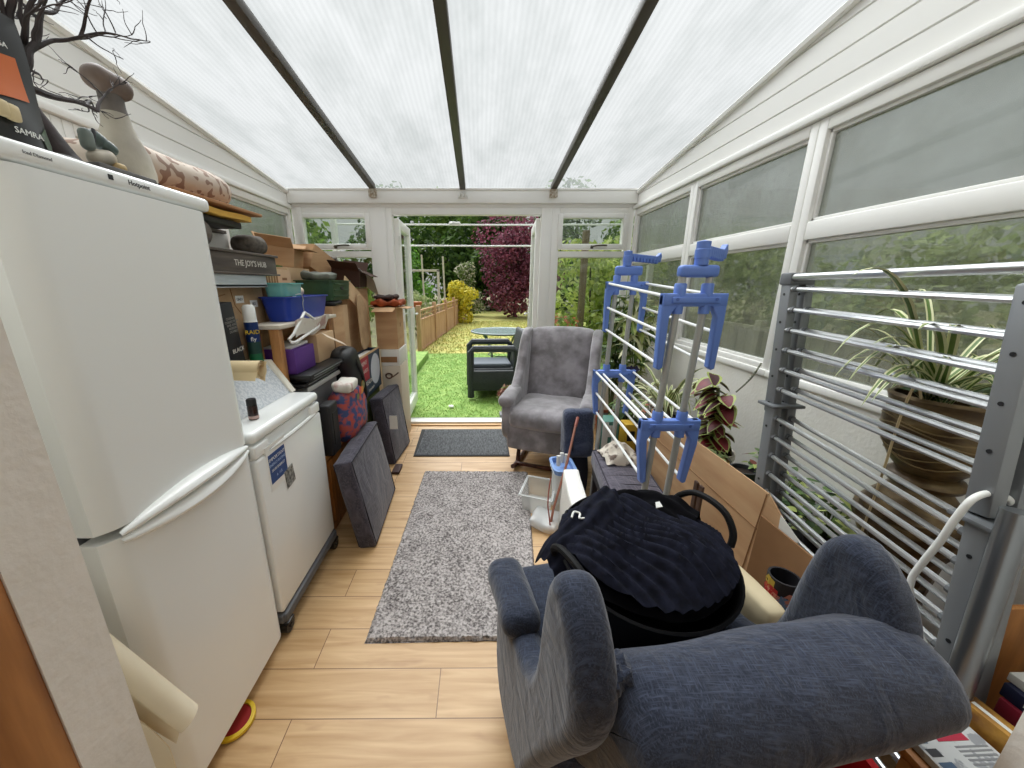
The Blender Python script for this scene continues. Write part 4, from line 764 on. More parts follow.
# ================================================================ trug of clothes on the blue chair
cx, cy = .448, .868
t = thing('laundry_trug', 'round black flexible tub with two handles, holding dark clothes on the blue armchair', 'tub', (cx, cy, .455))
blk = mat('trug_black', '#08080a', .7, spec=.25)
TT = rot('X', 8, (cx, cy, .5))
MB(TT).lathe([(0, .515), (.16, .515), (.18, .535), (.235, .70), (.241, .712), (.246, .71), (.243, .70), (.2, .57)][:1]+[(0, .488), (.15, .488), (.175, .50), (.222, .700), (.228, .708), (.233, .703), (.230, .695), (.220, .69), (.172, .51), (0, .502)], (cx, cy, 0), 48).obj('tub_wall', blk, t)
for a in (25, 205):
    d = Vector((math.cos(R(a)), math.sin(R(a)), 0)); p = Vector((-d.y, d.x, 0)); c = Vector((cx, cy, .70))+d*.228
    MB(TT).tube(lattice([c+p*.095, c+p*.085+d*.012+V(0, 0, .035), c+p*.05+d*.02+V(0, 0, .07), c+d*.022+V(0, 0, .08), c-p*.05+d*.02+V(0, 0, .07), c-p*.085+d*.012+V(0, 0, .035), c-p*.095], 5), .0095, 8).obj('handle', blk, t)
def heap(fn, nu, nv, nm, m_, lb, cat='clothes'):
    m = MB(); m.grid(fn, nu, nv, thick=.002); return solo(m, nm, m_, lb, cat, smooth=70)
nvy = mat('knit_navy', '#0c0d15', .85, col2='#191b28', scale=40, spec=.1); blk_c = mat('knit_black', '#060608', .9, col2='#0c0c11', scale=30, spec=.1)
def skirt(u, v):
    # a skirt thrown over the heap: pleats run diagonally from the far left to the near right
    a = 2*PI*u; r = .224*v; sx, sy = math.cos(a)*r, math.sin(a)*r
    x = cx+.004+sx; y = cy-.006+sy
    q = (sx*.78+sy*.62)+.35*(sx-sy)**2          # across the pleats, fanning a little
    pl = abs(((q*34+1.2*mnoise.noise(Vector((x*4, y*4, 8)))) % 1)-.5)*2
    z = .757-.05*v**3.4+.023*pl*(1-.35*v)+.030*mnoise.noise(Vector((x*6, y*6, 1)))-.05*max(0, sy*.7-sx*.4+.02)
    return (x, y, z)
heap(skirt, 150, 60, 'pleated_skirt', nvy, 'navy pleated skirt lying across the clothes in the black tub')
def top(u, v):
    a = 2*PI*u; r = .226*v; x = cx+math.cos(a)*r; y = cy+math.sin(a)*r
    z = .705-.03*v**2+.030*mnoise.noise(Vector((x*13, y*13, 5)))+.014*math.sin(x*60+y*40)*v*(1-v)*3
    return (x, y, z)
heap(top, 72, 24, 'black_sweater', blk_c, 'black sweater bundled underneath the pleated skirt in the tub')
def band(p, w, h, nm, m_, lb, seed, n=48):
    P = lattice(p, 8); k = len(P)-1; m = MB()
    def f(u, v):
        i = min(int(u*k), k-1); t_ = u*k-i; c = P[i].lerp(P[i+1], t_); d = (P[min(i+1, k)]-P[i]).normalized(); s_ = Vector((-d.y, d.x, 0)).normalized()
        b = math.sin(PI*v); q = c+s_*(v-.5)*w*(.8+.3*math.sin(u*3))
        return (q.x, q.y, q.z+h*b+.012*mnoise.noise(Vector((q.x*25+seed, q.y*25, 0)))+.007*math.sin(v*22+seed+4*u)*b)
    m.grid(f, n, 22, thick=.002); return solo(m, nm, m_, lb, 'clothes', smooth=70)
band([(0.180, 0.823, 0.630), (0.220, 0.843, 0.680), (0.290, 0.873, 0.730), (0.360, 0.943, 0.750), (0.410, 1.023, 0.730)], .13, .05, 'dark_jumper', nvy, 'dark navy jumper hanging over the left rim of the black tub', 3)
band([(0.400, 1.043, 0.695), (0.490, 1.033, 0.715), (0.580, 0.983, 0.725), (0.640, 0.923, 0.705)], .11, .045, 'black_leggings', blk_c, 'black leggings along the far side of the clothes heap', 9)
band([(0.320, 1.023, 0.680), (0.360, 1.043, 0.690), (0.400, 1.043, 0.685)], .045, .022, 'blue_strap', mat('blue_strap', '#1d3250', .7), 'dark blue strap showing at the far left of the clothes heap', 1, 16)
m = MB(); m.tube(lattice([(0.255, 0.878, 0.774), (0.265, 0.893, 0.782), (0.280, 0.888, 0.780), (0.275, 0.873, 0.776), (0.290, 0.878, 0.772)], 4), .003, 6); solo(m, 'white_logo_tag', white, 'tiny white tag on the dark jumper in the tub', 'tag')
m = MB(); m.plate([(0, 0), (.02, .004), (.016, .02), (.004, .018)], .003, .001, T=Matrix.Translation((.50, .90, .788)) @ Rx(30)); solo(m, 'white_garment_label', white, 'small white label on the black leggings in the tub', 'label')
# ================================================================ blue and white tower airer
blue = mat('airer_blue', '#6484cf', .45); tubem = mat('airer_tube', '#aeb0ac', .4, .35); rodm = mat('airer_rod', '#e9eae8', .35)
t = thing('tower_airer', 'tall tower clothes airer with blue brackets, grey tubes and white rails', 'clothes airer', (.76, 1.68, 0))
near = dict(y=1.30, tub=[((.662, .0), (.697, 1.43)), ((.752, .0), (.792, 1.425))]); 
def lerp(a, b, k): return a+(b-a)*k
def tube_x(yy, side, z):
    k = (yy-1.3)/.77; b0 = (.640, .73)[side]; b1 = (.715, .81)[side]; t0 = (.697, .792)[side]; t1 = (.752, .847)[side]
    return lerp(lerp(b0, b1, k), lerp(t0, t1, k), z/1.42)
for yy in (1.30, 2.07):
    for sd in (0, 1): MB().tube([(tube_x(yy, sd, 0), yy, .03), (tube_x(yy, sd, 1.46), yy, 1.46)], .0125, 12).obj('upright_tube', tubem, t)
    m = MB(); a, b = tube_x(yy, 0, 0), tube_x(yy, 1, 0); m.box(a-.13, b+.13, yy-.02, yy+.02, .004, .034, .008); m.obj('foot', blue, t)
lev = []
for yy, x0, x1, zt, zb in ((1.30, .634, .860, 1.372, 1.10), (2.07, .694, .925, 1.418, 1.14), (1.30, .612, .838, .905, .638), (2.07, .664, .909, .920, .645)):
    m = MB(); m.box(x0, x1, yy-.018, yy+.018, zt-.045, zt, .007); m.box(x0+.03, x1-.03, yy-.024, yy+.024, zt-.034, zt-.012, .004)
    for s, xx in ((1, x0), (-1, x1)):
        dx = .006*s if zt > 1 else .022*s   # arms splay
        P = [(xx, zt), (xx+s*.028, zt), (xx+s*.050, zt-.045), (xx+s*.030, zt-.08), (xx+s*.024+dx, zb+.01), (xx+s*.012+dx, zb), (xx+dx, zb+.006), (xx, zt-.1)]
        m.plate(P, .032, .006, T=frame((0, yy, 0), (1, 0, 0), (0, 0, 1)))
    for sd in (0, 1): xx = tube_x(yy, sd, zt); m.lathe([(.0175, -.07), (.0195, -.01), (.0195, .03), (.0165, .034), (.0165, -.07)], (xx, yy, zt), 14)
    m.obj('bracket', blue, t)
    for xx in (x0+.045, x1-.045): MB().tube([(xx, yy-.0245, zt-.02), (xx, yy-.0255, zt-.02)], .006, 8).obj('rivet', mat('airer_blue_dark', '#4a66b0', .4), t)
    lev.append((x0, x1, zt, zb))
for (n_, f_) in ((lev[0], lev[1]), (lev[2], lev[3])):
    dz = .022 if n_[2] < 1 else .006
    for fx_, fz in ((0, -.008), (1, -.008), (0, .5), (1, .5), (0, .97), (1, .97)):
        def pt(l, yy):
            s = 1 if fx_ == 0 else -1; x = (l[0] if fx_ == 0 else l[1])+s*.014; z = l[2]-.01-(l[2]-l[3]-.02)*max(fz, 0); return (x+s*dz*max(fz, 0), yy, z)
        MB().tube([pt(n_, 1.30), pt(f_, 2.07)], .0062, 8).obj('rail', rodm, t)
    if n_[2] < 1:
        for sd in (0, 1): MB().tube([(tube_x(1.3, sd, .9)-.02, 1.3, n_[2]-.02), (tube_x(2.07, sd, .92)-.02, 2.07, f_[2]-.02)], .0062, 8).obj('rail', rodm, t)
for yy, x0, x1, za, zb, ax in ((1.30, .682, .815, 1.425, 1.466, .755), (2.07, .738, .884, 1.45, 1.50, .80)):
    m = MB(); m.box(x0, x1, yy-.02, yy+.02, za, zb, .012, seg=3); m.obj('top_cap', blue, t)
    m = MB(); m.lathe([(.022, 0), (.022, .02), (.024, .022), (.024, .05), (.022, .052), (.022, .075), (0, .08)], (ax, yy, zb), 16); m.obj('swivel', blue, t)
    # hanger arm with hook notches
    m = MB(); d = Vector((.93, .37, -.05)) if yy > 2 else Vector((.8, .6, -.05)); L_ = .225 if yy > 2 else .17; F = frame((ax, yy, zb+.055), d, (0, 0, 1))
    m.box(.015, L_, -.010, .010, -.010, .010, .003, T=F)
    for k in range(8): xx = .04+k*(L_-.06)/7; m.plate([(xx-.006, .008), (xx+.006, .008), (xx+.010, -.022), (xx+.002, -.030), (xx-.006, -.022)], .022, .002, T=F)
    m.plate([(L_-.02, .01), (L_, .03), (L_+.01, .012), (L_+.004, -.02), (L_-.02, -.012)], .022, .003, T=F); m.obj('hanger_arm', blue, t)
# ================================================================ bench, newspapers, floor clutter on the right
lil = weave('lilac_grey', '#4c4853', '#6b6672', 150, .85, 3)
BT = Matrix.Translation((.605, 1.40, 0)) @ Rz(-6.5)
t = thing('low_bench', 'low dark bench hidden under the long quilted cushion', 'bench', (.75, 1.72, 0))
m = MB(BT); m.box(.012, .255, .0, .62, .27, .335, .005); m.obj('bench_top', mat('bench_dark', '#2f2c30', .7), t)
for x in (.03, .24):
    for y in (.03, .59): MB(BT).box(x-.015, x+.015, y-.015, y+.015, .0, .27, .003).obj('leg', mat('bench_dark', ''), t)
t = thing('bench_cushion', 'long lilac-grey quilted cushion lying on the low bench under the tower airer', 'cushion', (.75, 1.72, .336))
m = MB(BT); m.rbox((.135, .315, .385), (.265, .64, .096), .02, 16, puff=.006, nz=.003, nsc=12); m.obj('cover', lil, t)
for k in range(7): m = MB(BT); y = .05+k*.088; m.tube(arc((.02, y, .4335), (.135, y+.01, .4435), (.25, y, .4335), 8), .0022, 5); m.obj('seam', mat('seam_dark', '#37333d', .9), t)
m = MB(BT); m.tube([(.012, .005, .431), (.258, .005, .431), (.258, .625, .431), (.012, .625, .431)], .004, 6, closed=True); m.obj('piping', mat('seam_dark', ''), t)
news = mat('newsprint', '#d9d0c2', .8, col2='#6f5f55', scale=22, lo=.52, hi=.62)
m = MB(); m.grid(lambda u, v: (.70+.19*u, 1.80+.20*v, .449+.085*math.sin(PI*u)**.7*math.sin(PI*v)**.7+.022*mnoise.noise(Vector((u*5, v*5, 2)))+.006*math.sin(13*u+4*v)), 26, 26, thick=.002); solo(m, 'crumpled_newspaper', news, 'crumpled newspaper on the far end of the quilted cushion', 'newspaper', smooth=30)
# things standing beyond the bench
t = thing('green_box', 'green and white book-like box standing beyond the bench cushion', 'box', (.86, 2.25, 0)); MB().box(.80, .905, 2.20, 2.33, .0, .545, .004).obj('box', mat('sage_green', '#4f7f72', .6), t); MB().box(.796, .835, 2.1985, 2.2, .02, .54).obj('white_spine', mat('paper', ''), t); MB().box(.82, .885, 2.196, 2.1985, .44, .52).obj('label', mat('paper', ''), t)
t = thing('yellow_box', 'narrow yellow box standing between the green box and the cardboard', 'box', (1.0, 2.27, 0)); MB().box(.955, 1.035, 2.22, 2.32, .0, .515, .004).obj('box', mat('mustard', '#c9a02c', .6), t); MB().box(.97, 1.02, 2.218, 2.22, .40, .47).obj('print', dark, t)
m = MB()
for k, (x, y) in enumerate(((1.06, 2.2), (1.09, 2.24), (1.045, 2.17))): pass
t = thing('garden_canes', 'bundle of pale sticks leaning beyond the newspaper', 'sticks', (1.08, 2.18, 0))
for x, y in ((1.06, 2.15), (1.09, 2.17), (1.12, 2.14)): MB().tube([(x, y, .0), (x+.02, y+.03, .50)], .010, 8).obj('stick', mat('cane_pale', '#b9a98a', .7), t)
t = thing('folded_bag', 'dark blue folded bag leaning against the side of the grey rocking armchair', 'bag', (.64, 2.30, 0))
m = MB(); m.rbox((.655, 2.275, .44), (.20, .13, .32), .035, 9, nz=.012, nsc=9, T=rot('X', -8, (.655, 2.275, .4))); m.obj('bag', weave('blue_grey', '#343b50', '#4d5469', 120, .85, 4), t); MB().rbox((.655, 2.285, .14), (.17, .11, .28), .03, 6, nz=.01).obj('lower_fold', mat('navy_dark', '#1b1f2e', .8), t)
m = MB(); m.tube(lattice([(.62, 2.206, .57), (.60, 2.195, .50), (.605, 2.195, .40), (.612, 2.20, .34)], 5), .006, 6); m.obj('strap', mat('navy_dark', ''), t)
t = thing('lidded_tub', 'white tub with a pale blue lid beside the bench cushion', 'tub', (.50, 2.02, 0)); tb = MB(); tubshape(tb, .465, .575, 1.99, 2.16, .0, .27, .01).obj('tub', mat('tub_white', '#d5d8d8', .4), t); tb = MB(); tubshape(tb, .458, .582, 1.983, 2.167, .272, .305, 0).obj('lid', mat('lid_blue', '#7f9ed0', .4), t)
for x, y in ((.49, 2.06), (.52, 2.10), (.545, 2.08)): MB().tube([(x, y, .306), (x, y+.01, .37)], .013, 8).obj('content', mat('paper', ''), t)
st_ = mat('polystyrene', '#e6e4de', .7, bump=.4, bscale=120)
m = MB(); m.rbox((.50, 1.69, .19), (.09, .40, .38), .012, 8, nz=.008, nsc=12, T=rot('Z', -6, (.5, 1.69, 0))); solo(m, 'white_packing_block', st_, 'white packing block standing along the side of the bench', 'block')
t = thing('walking_stick', 'thin reddish-brown stick leaning across the floor clutter to the blue bag', 'stick', (.46, 1.86, 0)); MB().tube([(.405, 1.83, .008), (.43, 1.865, .13), (.525, 1.985, .375), (.612, 2.165, .55)], .0075, 8).obj('shaft', mat('stick_brown', '#9a6654', .6), t); MB().tube([(.605, 2.15, .535), (.63, 2.20, .575)], .010, 8).obj('handle', mat('stick_red', '#8f4a3c', .5), t)
cl = mat('clear_plastic', '#dfe2e0', .15, alpha=.38)
t = thing('clear_box', 'clear open plastic box on the floor at the foot of the grey armchair', 'box', (.42, 2.09, 0)); m = MB(Matrix.Translation((.385, 2.12, 0)) @ Rz(-20)); tubshape(m, -.09, .10, -.14, .10, .001, .125, .012, .003, .015).obj('box', cl, t); m = MB(Matrix.Translation((.385, 2.12, 0)) @ Rz(-20)); m.tube([(-.10, -.15, .128), (.11, -.15, .128), (.11, .11, .128), (-.10, .11, .128)], .004, 6, closed=True); m.obj('rim', mat('clear_rim', '#e9ebe9', .2, alpha=.75), t)
t = thing('plastic_bag', 'see-through plastic bag crumpled on the floor in front of the clear box', 'bag', (.43, 1.89, 0)); m = MB(); m.rbox((.395, 1.885, .035), (.17, .16, .066), .028, 9, nz=.02, nsc=14, T=rot('Z', -25, (.395, 1.885, 0))); m.obj('bag', mat('clear_bag', '#d6d8d8', .2, alpha=.62), t)
m = MB(); m.lathe([(.0, 0), (.014, 0), (.016, .004), (.016, .03), (.012, .036), (0, .037)], (.455, 1.76, .001), 14); solo(m, 'bottle_top', mat('cap_red', '#8f1f24', .4), 'small dark red bottle top on the floor beside the white packing block', 'cap')
m = MB(); m.tube(lattice([(.41, 1.80, .008), (.40, 1.83, .10), (.395, 1.86, .16), (.405, 1.90, .24), (.42, 1.93, .30)], 6), .004, 6); solo(m, 'red_string', mat('cord_red', '#8a4a42', .7), 'thin reddish string dangling beside the lidded tub', 'string')
# ================================================================ cardboard panels
t = thing('folded_cardboard', 'long folded cardboard panel standing between bench and silver rack', 'cardboard', (.95, 1.5, 0))
m = MB(); F = frame((.95, 2.02, .003), (0, -1, 0), (.09, 0, .995)); 
m.box(0, .90, 0, .695, -.003, .003, T=F); m.obj('panel', card, t, smooth=0)
m = MB(); m.add([(-.0, 0, 0)], []); m = MB(); F2 = frame((.951, 1.12, .003), (.01, -.20, 0), (.09, 0, .995)); m.plate([(0, 0), (.19, .16), (.20, .46), (.17, .585), (0, .695)], .006, .001, T=F2); m.obj('end_flap', card, t, smooth=0)
for a, b in (((.02, .0045, .56), (.90, .0045, .55)), ((.02, .0045, .18), (.9, .0045, .17)), ((.895, .0045, .02), (.895, .0045, .69))):
    m = MB(F); m.tube([(a[0], a[2], a[1]-.001), (b[0], b[2], b[1]-.001)], .0025, 5); m.obj('crease', card3, t)
m = MB(frame((1.008, .985, .60), (0, -1, 0), (.09, 0, 1))); m.plate([(-.07, .055), (.02, .02), (-.05, -.06)], .002, .0005, T=Matrix.Translation((0, 0, .004))); m.obj('torn_tape', mat('paper', ''), t)
m = MB(); m.box(.0, .28, 0, .615, -.003, .003, T=frame((.972, 1.105, .003), (.0, -.28, 0), (.03, 0, 1))); solo(m, 'brown_cardboard', card3, 'darker brown cardboard sheet standing behind the end of the folded panel', 'cardboard')
m = MB(); m.box(.865, .875, 1.50, 1.62, .44, .66, .001); m.box(.88, .89, 1.44, 1.5, .44, .64, .001)
for y, lb in ((1.365, 'dark brown upright batten between cushion and cardboard, the farther of two'), (1.33, 'dark brown upright batten between cushion and cardboard, the nearer of two')): m = MB(); m.box(.91, .92, y-.012, y+.012, .001, .60, .002); solo(m, 'timber_batten', mat('slat_brown', '#4b3426', .7), lb, 'batten', 'brown battens by the cardboard')
fpr = mat('flower_paper', '#17151b', .6)
t = thing('floral_tube', 'black wrapping-paper tube with bright flower print standing by the cardboard end', 'tube', (.935, .90, 0)); c0 = (.925, .905)
MB().lathe([(.036, .0), (.042, .0), (.042, .545), (.036, .545), (.036, .0)], (*c0, .001), 26).obj('tube', fpr, t)
m = MB(); rr = random.Random(12)
def patch(a, z, r_, mi):
    vs = [(c0[0]+.0428*math.cos(a), c0[1]+.0428*math.sin(a), z)]; n = 10
    for k in range(n): q = 2*PI*k/n; rk = r_*(1+.25*(k % 2)); aa = a+rk*math.cos(q)/.042; vs.append((c0[0]+.0428*math.cos(aa), c0[1]+.0428*math.sin(aa), z+rk*math.sin(q)))
    m.add(vs, [(0, 1+k, 1+(k+1) % n) for k in range(n)], mi)
for k in range(70): patch(R(rr.uniform(160, 330)), rr.uniform(.22, .53), rr.uniform(.009, .018), k % 4)
m.obj('flower_print', [mat('fp_red', '#a92c2c', .5), mat('fp_yellow', '#b2973c', .5), mat('fp_pink', '#c8826f', .5), mat('fp_blue', '#5d7696', .5)], t, smooth=0)
m = MB(); m.rbox((.815, .97, .265), (.075, .36, .53), .03, 9, nz=.006, nsc=7, T=rot('Z', 5, (.815, .97, 0))); solo(m, 'cream_pad', mat('cream_pad', '#d8c9a8', .8, col2='#c9b894', scale=4), 'cream pad standing between the blue armchair and the floral tube', 'pad')
m = MB(); m.rbox((.91, .755, .18), (.09, .12, .34), .03, 6, nz=.01, nsc=14); solo(m, 'white_bag', mat('bag_white', '#c9c4c1', .6), 'white bag corner behind the floral tube', 'bag')
# ================================================================ silver folding rack
al = mat('aluminium', '#c9cbcc', .28, .85); pst = mat('post_grey', '#8d9093', .45, .5); cap = mat('cap_grey', '#6d7073', .5)
t = thing('silver_rack', 'large silver folding drying rack with many horizontal bars along the right wall', 'drying rack', (1.02, .9, 0))
def ypost(y0, z): return y0+.112*z            # the frames lean away from the house
def xpost(x0, z): return x0+.02*z
LY, RY = 1.122, .512; LX, RX = 1.035, .985
def post(y0, x0, za, zb, w, dx, nm='post'):
    m = MB(); d = Vector((.02, .112, 1)).normalized(); F = frame((xpost(x0, za)+dx, ypost(y0, za), za), d, (1, 0, 0)); L_ = (zb-za)*1.006
    m.box(0, L_, -.016, .016, -w, w, .006, T=F); m.obj(nm, pst, t)
    q = MB()
    for k in range(5): xx = L_*(.08+.21*k); q.tube([(xx, -.0165, 0), (xx, -.0175, 0)], .0045, 8, T=F)
    for k in range(5): xx = L_*(.08+.21*k); MB(F).tube([(xx, -.0165, 0), (xx, -.0175, 0)], .0045, 8).obj('screw', dark, t)
for dx in (0, .052):
    post(LY, LX, .03, .985, .021, dx); post(RY, RX, .03, .945, .021, dx); post(LY+.012, LX+.006, .955, 1.405, .021, dx); post(RY+.012, RX+.006, .955, 1.405, .021, dx)
for (y0, x0, z) in ((LY, LX, .985), (RY, RX, .945)):
    m = MB(); m.box(xpost(x0, z)-.03, xpost(x0, z)+.085, ypost(y0, z)-.035, ypost(y0, z)+.04, z-.005, z+.006, .003); m.obj('hinge_plate', cap, t)
def bar(zl, zr, dx, nm='bar', r=.0075):
    a = (xpost(LX, zl)+dx, ypost(LY, zl), zl); b = (xpost(RX, zr)+dx, ypost(RY, zr), zr); MB().tube([a, b], r, 8).obj(nm, al, t)
    for p in (a, b): 
        MB().tube([Vector(p)+(Vector(b)-Vector(a)).normalized()*(.02 if p is a else -.02), Vector(p)+(Vector(b)-Vector(a)).normalized()*(.032 if p is a else -.032)], .0105, 8).obj('bar_collar', cap, t)
for dx in (0, .052):
    for k in range(6): bar(1.388-.0685*k, 1.372-.0685*k, dx)
    for k in range(13): bar(.945-.068*k, .905-.066*k, dx)
m = MB(); zt = 1.425; m.tube([(xpost(LX, zt)-.0, ypost(LY, zt)+.01, zt), (xpost(RX, zt)-.0, ypost(RY, zt)-.05, zt+.008)], .0115, 10); m.obj('top_bar', al, t)
m = MB(); m.box(xpost(LX, zt)-.016, xpost(LX, zt)+.07, ypost(LY, zt)-.015, ypost(LY, zt)+.035, 1.40, 1.44, .006); m.obj('corner_joint', cap, t)
m = MB(); m.tube([(.945, .495, .02), (.985, .575, 1.0)], .020, 14); m.obj('stay_tube', mat('stay_steel', '#8c8f92', .3, .85), t)
t2 = thing('white_hook', 'white bent hanger rail hooked over the rack bars, hanging straight down', 'hook', (.97, .64, .60))
MB().tube(lattice([(1.06, .62, .935), (1.05, .625, .985), (1.01, .628, 1.004), (.965, .622, .995), (.955, .628, .945), (.955, .636, .89), (.955, .650, .82), (.955, .657, .77), (.955, .648, .72), (.958, .632, .68), (.965, .61, .65)], 6), .0062, 10).obj('rail', white, t2)
# ================================================================ books and boxes, bottom right
t = thing('low_bookcase', 'low orange-brown wooden bookcase against the house wall at the lower right', 'bookcase', (1.05, .45, 0))
ow = mat('orange_wood', '')
MB().box(.80, 1.36, .388, .495, .535, .555, .003).obj('top', ow, t)
for x in (.80, 1.34): MB().box(x, x+.02, .388, .478, 0, .535, .002).obj('side', ow, t)
MB().box(.82, 1.34, .388, .478, .25, .268, .002).obj('shelf', ow, t); MB().box(.82, 1.34, .388, .394, .0, .535).obj('back', ow, t)
bx_ = thing('plywood_board', 'orange-brown wooden board standing upright behind the books at the right edge', 'board', (1.23, .62, 0)); 
MB().box(1.09, 1.37, .612, .626, .001, .735, .003).obj('board', ow, bx_)
t = thing('puzzle_magazine', 'grey and white magazine with a crimson block lying on the bookcase edge', 'magazine', (.88, .47, .556))
mg = frame((.815, .412, .5585), (1, .03, 0), (0, 1, 0)); m = MB(mg); m.box(0, .135, 0, .105, 0, .016, .001); m.obj('pages', mat('cover_grey', '#b9bab9', .5, col2='#8b8d90', scale=40, lo=.55, hi=.6), t, smooth=0)
m = MB(mg); m.box(.045, .105, .062, .092, .0162, .0168); m.obj('crimson_block', mat('crimson', '#a3263c', .5), t, smooth=0); m = MB(mg); m.box(.075, .10, .074, .088, .0169, .0174); m.obj('grey_panel', mat('panel_grey', '#6d6f6a', .5), t, smooth=0)
for k in range(4): m = MB(mg); m.box(.005, .03-.004*k, .02+.02*k, .032+.02*k, .0162, .0168); m.obj('photo', mat('photo%d' % (k % 2), ('#41566e', '#2c2c30')[k % 2], .5), t, smooth=0)
for k in range(8): m = MB(mg); m.box(.065, .128, .006+.0065*k, .009+.0065*k, .0162, .0166); m.obj('text_line', mat('text_grey', '#77787a', .5), t, smooth=0)
t = thing('yellow_spined_book', 'thick book with yellow ochre spine lying beside the magazine', 'book', (.98, .45, .556)); m = MB(frame((.965, .445, .556), (.97, .1, 0), (-.1, 1, 0))); m.box(0, .035, 0, .085, .0, .05, .003); m.obj('cover', mat('ochre_book', '#b98a3a', .5, col2='#7a4f22', scale=30), t); m = MB(frame((.965, .445, .556), (.97, .1, 0), (-.1, 1, 0))); m.box(.010, .018, .01, .075, .0502, .0508); m.obj('title_strip', mat('paper', ''), t)
t = thing('red_book', 'crimson hardback lying under the navy paperback', 'book', (1.08, .46, .556)); m = MB(); m.box(1.045, 1.18, .41, .535, .556, .60, .003); m.obj('cover', mat('red_book', '#8f2236', .5), t); MB().box(1.05, 1.18, .405, .53, .561, .594).obj('pages', mat('paper', ''), t)
t = thing('navy_book', 'navy paperback with white lettering on top of the crimson hardback', 'book', (1.1, .47, .601)); MB().box(1.05, 1.19, .42, .54, .601, .632, .002).obj('cover', mat('navy_book', '#1d2340', .5), t); text(t, 'NOVEL', .018, (1.049, .48, .617), (0, -1, 0), (0, 0, 1), white)
t = thing('pale_book', 'pale paperback topmost on the pile of books at the right edge', 'book', (1.1, .47, .633)); MB().box(1.06, 1.19, .43, .545, .633, .652, .002).obj('cover', mat('paper', ''), t)
t = thing('red_crate', 'red plastic crate on the floor in the shade behind the blue armchair', 'crate', (.84, .60, 0)); m = MB(); tubshape(m, .745, .925, .525, .65, .001, .30, .012).obj('crate', mat('crate_red', '#a3171c', .4), t); MB().tube(lattice([(.86, .652, .27), (.88, .672, .262), (.905, .672, .258), (.915, .652, .262)], 4), .009, 8).obj('handle', mat('crate_red', ''), t)
# ================================================================ plants
grn = mat('leaf_green', '#4c6a2e', .5, col2='#6f8a40', scale=9); dgr = mat('leaf_dark', '#2f4a22', .5, col2='#4a6530', scale=9); lime = mat('leaf_lime', '#a9b565', .5); crl = mat('leaf_cream', '#dcdcb0', .5); stemm = mat('stem', '#5d6b3a', .6); soil = mat('soil', '#2c2119', .95)
def inroom(m): m.v = [(min(x, 1.366-.02*(1-math.exp(-max(0, x-1.3)*9))), min(y, 3.52), z) for x, y, z in m.v]   # leaves press against the wall, not through it
def strap(m, p, az, L_, w, rise, droop, mi=0, n=10, mi2=None, tw=0):
    """arching strap leaf, folded along its rib"""
    d = Vector((math.cos(az), math.sin(az), 0)); s = Vector((-d.y, d.x, 0)); vs = []
    for i in range(n+1):
        u = i/n; c = Vector(p)+d*L_*(u*(1-.25*u*droop))+V(0, 0, rise*L_*(1.6*u-u*u*(.6+1.0*droop)))
        ww = w*math.sin(PI*min(1, .12+u*.88))**.7
        vs += [c-s*ww+V(0, 0, ww*.35), c-s*ww*.45+V(0, 0, ww*.1), c, c+s*ww*.45+V(0, 0, ww*.1), c+s*ww+V(0, 0, ww*.35)]
    b = 5
    for i in range(n):
        for k in range(4):
            q = len(m.v); 
    fs0 = [(i*b+k, i*b+k+1, i*b+b+k+1, i*b+b+k) for i in range(n) for k in (1, 2)]; fs1 = [(i*b+k, i*b+k+1, i*b+b+k+1, i*b+b+k) for i in range(n) for k in (0, 3)]
    m.add(vs, fs0, mi)
    o = len(m.v)-len(vs)
    for f in fs1: m.f.append([o+i for i in f]); m.mi.append(mi if mi2 is None else mi2)
def heart(m, p, d, up, L_, w, mi=0, mi2=None, curl=.15):
    """heart / ovate leaf with optional coloured rim; d = direction stem->tip"""
    d = Vector(d).normalized(); s = d.cross(Vector(up)).normalized(); nrm = s.cross(d); n = 9
    prof = [(0, .25), (.06, .75), (.2, 1), (.38, .98), (.55, .82), (.72, .55), (.87, .25), (1, 0)]
    vs = []
    for u, ww in prof:
        c = Vector(p)+d*L_*u-nrm*L_*curl*u*u
        k = .68 if mi2 is not None else .5
        for q in (-1, -k, 0, k, 1): vs.append(c+s*w*ww*q+nrm*abs(q)*w*.18*ww)
    o = len(m.v); m.add(vs, [], mi); r = len(prof)
    for i in range(r-1):
        for k in range(4):
            f = (i*5+k, i*5+k+1, i*5+k+6, i*5+k+5); m.f.append([o+x for x in f]); m.mi.append(mi if (k in (1, 2) and (mi2 is None or 0 < i < r-2)) or mi2 is None else mi2)
def pot(name_par, c, r0, r1, h, mt, soilz=.9):
    m = MB(); m.lathe([(0, 0), (r0, 0), (r1*.96, h*.82), (r1*1.04, h*.82), (r1*1.04, h), (r1*.93, h), (r1*.88, h*soilz)], c, 24); o = m.obj('pot', mt, name_par)
    m = MB(); m.lathe([(0, h*soilz+.004), (r1*.9, h*soilz)], c, 20); m.obj('soil', soil, name_par); return o
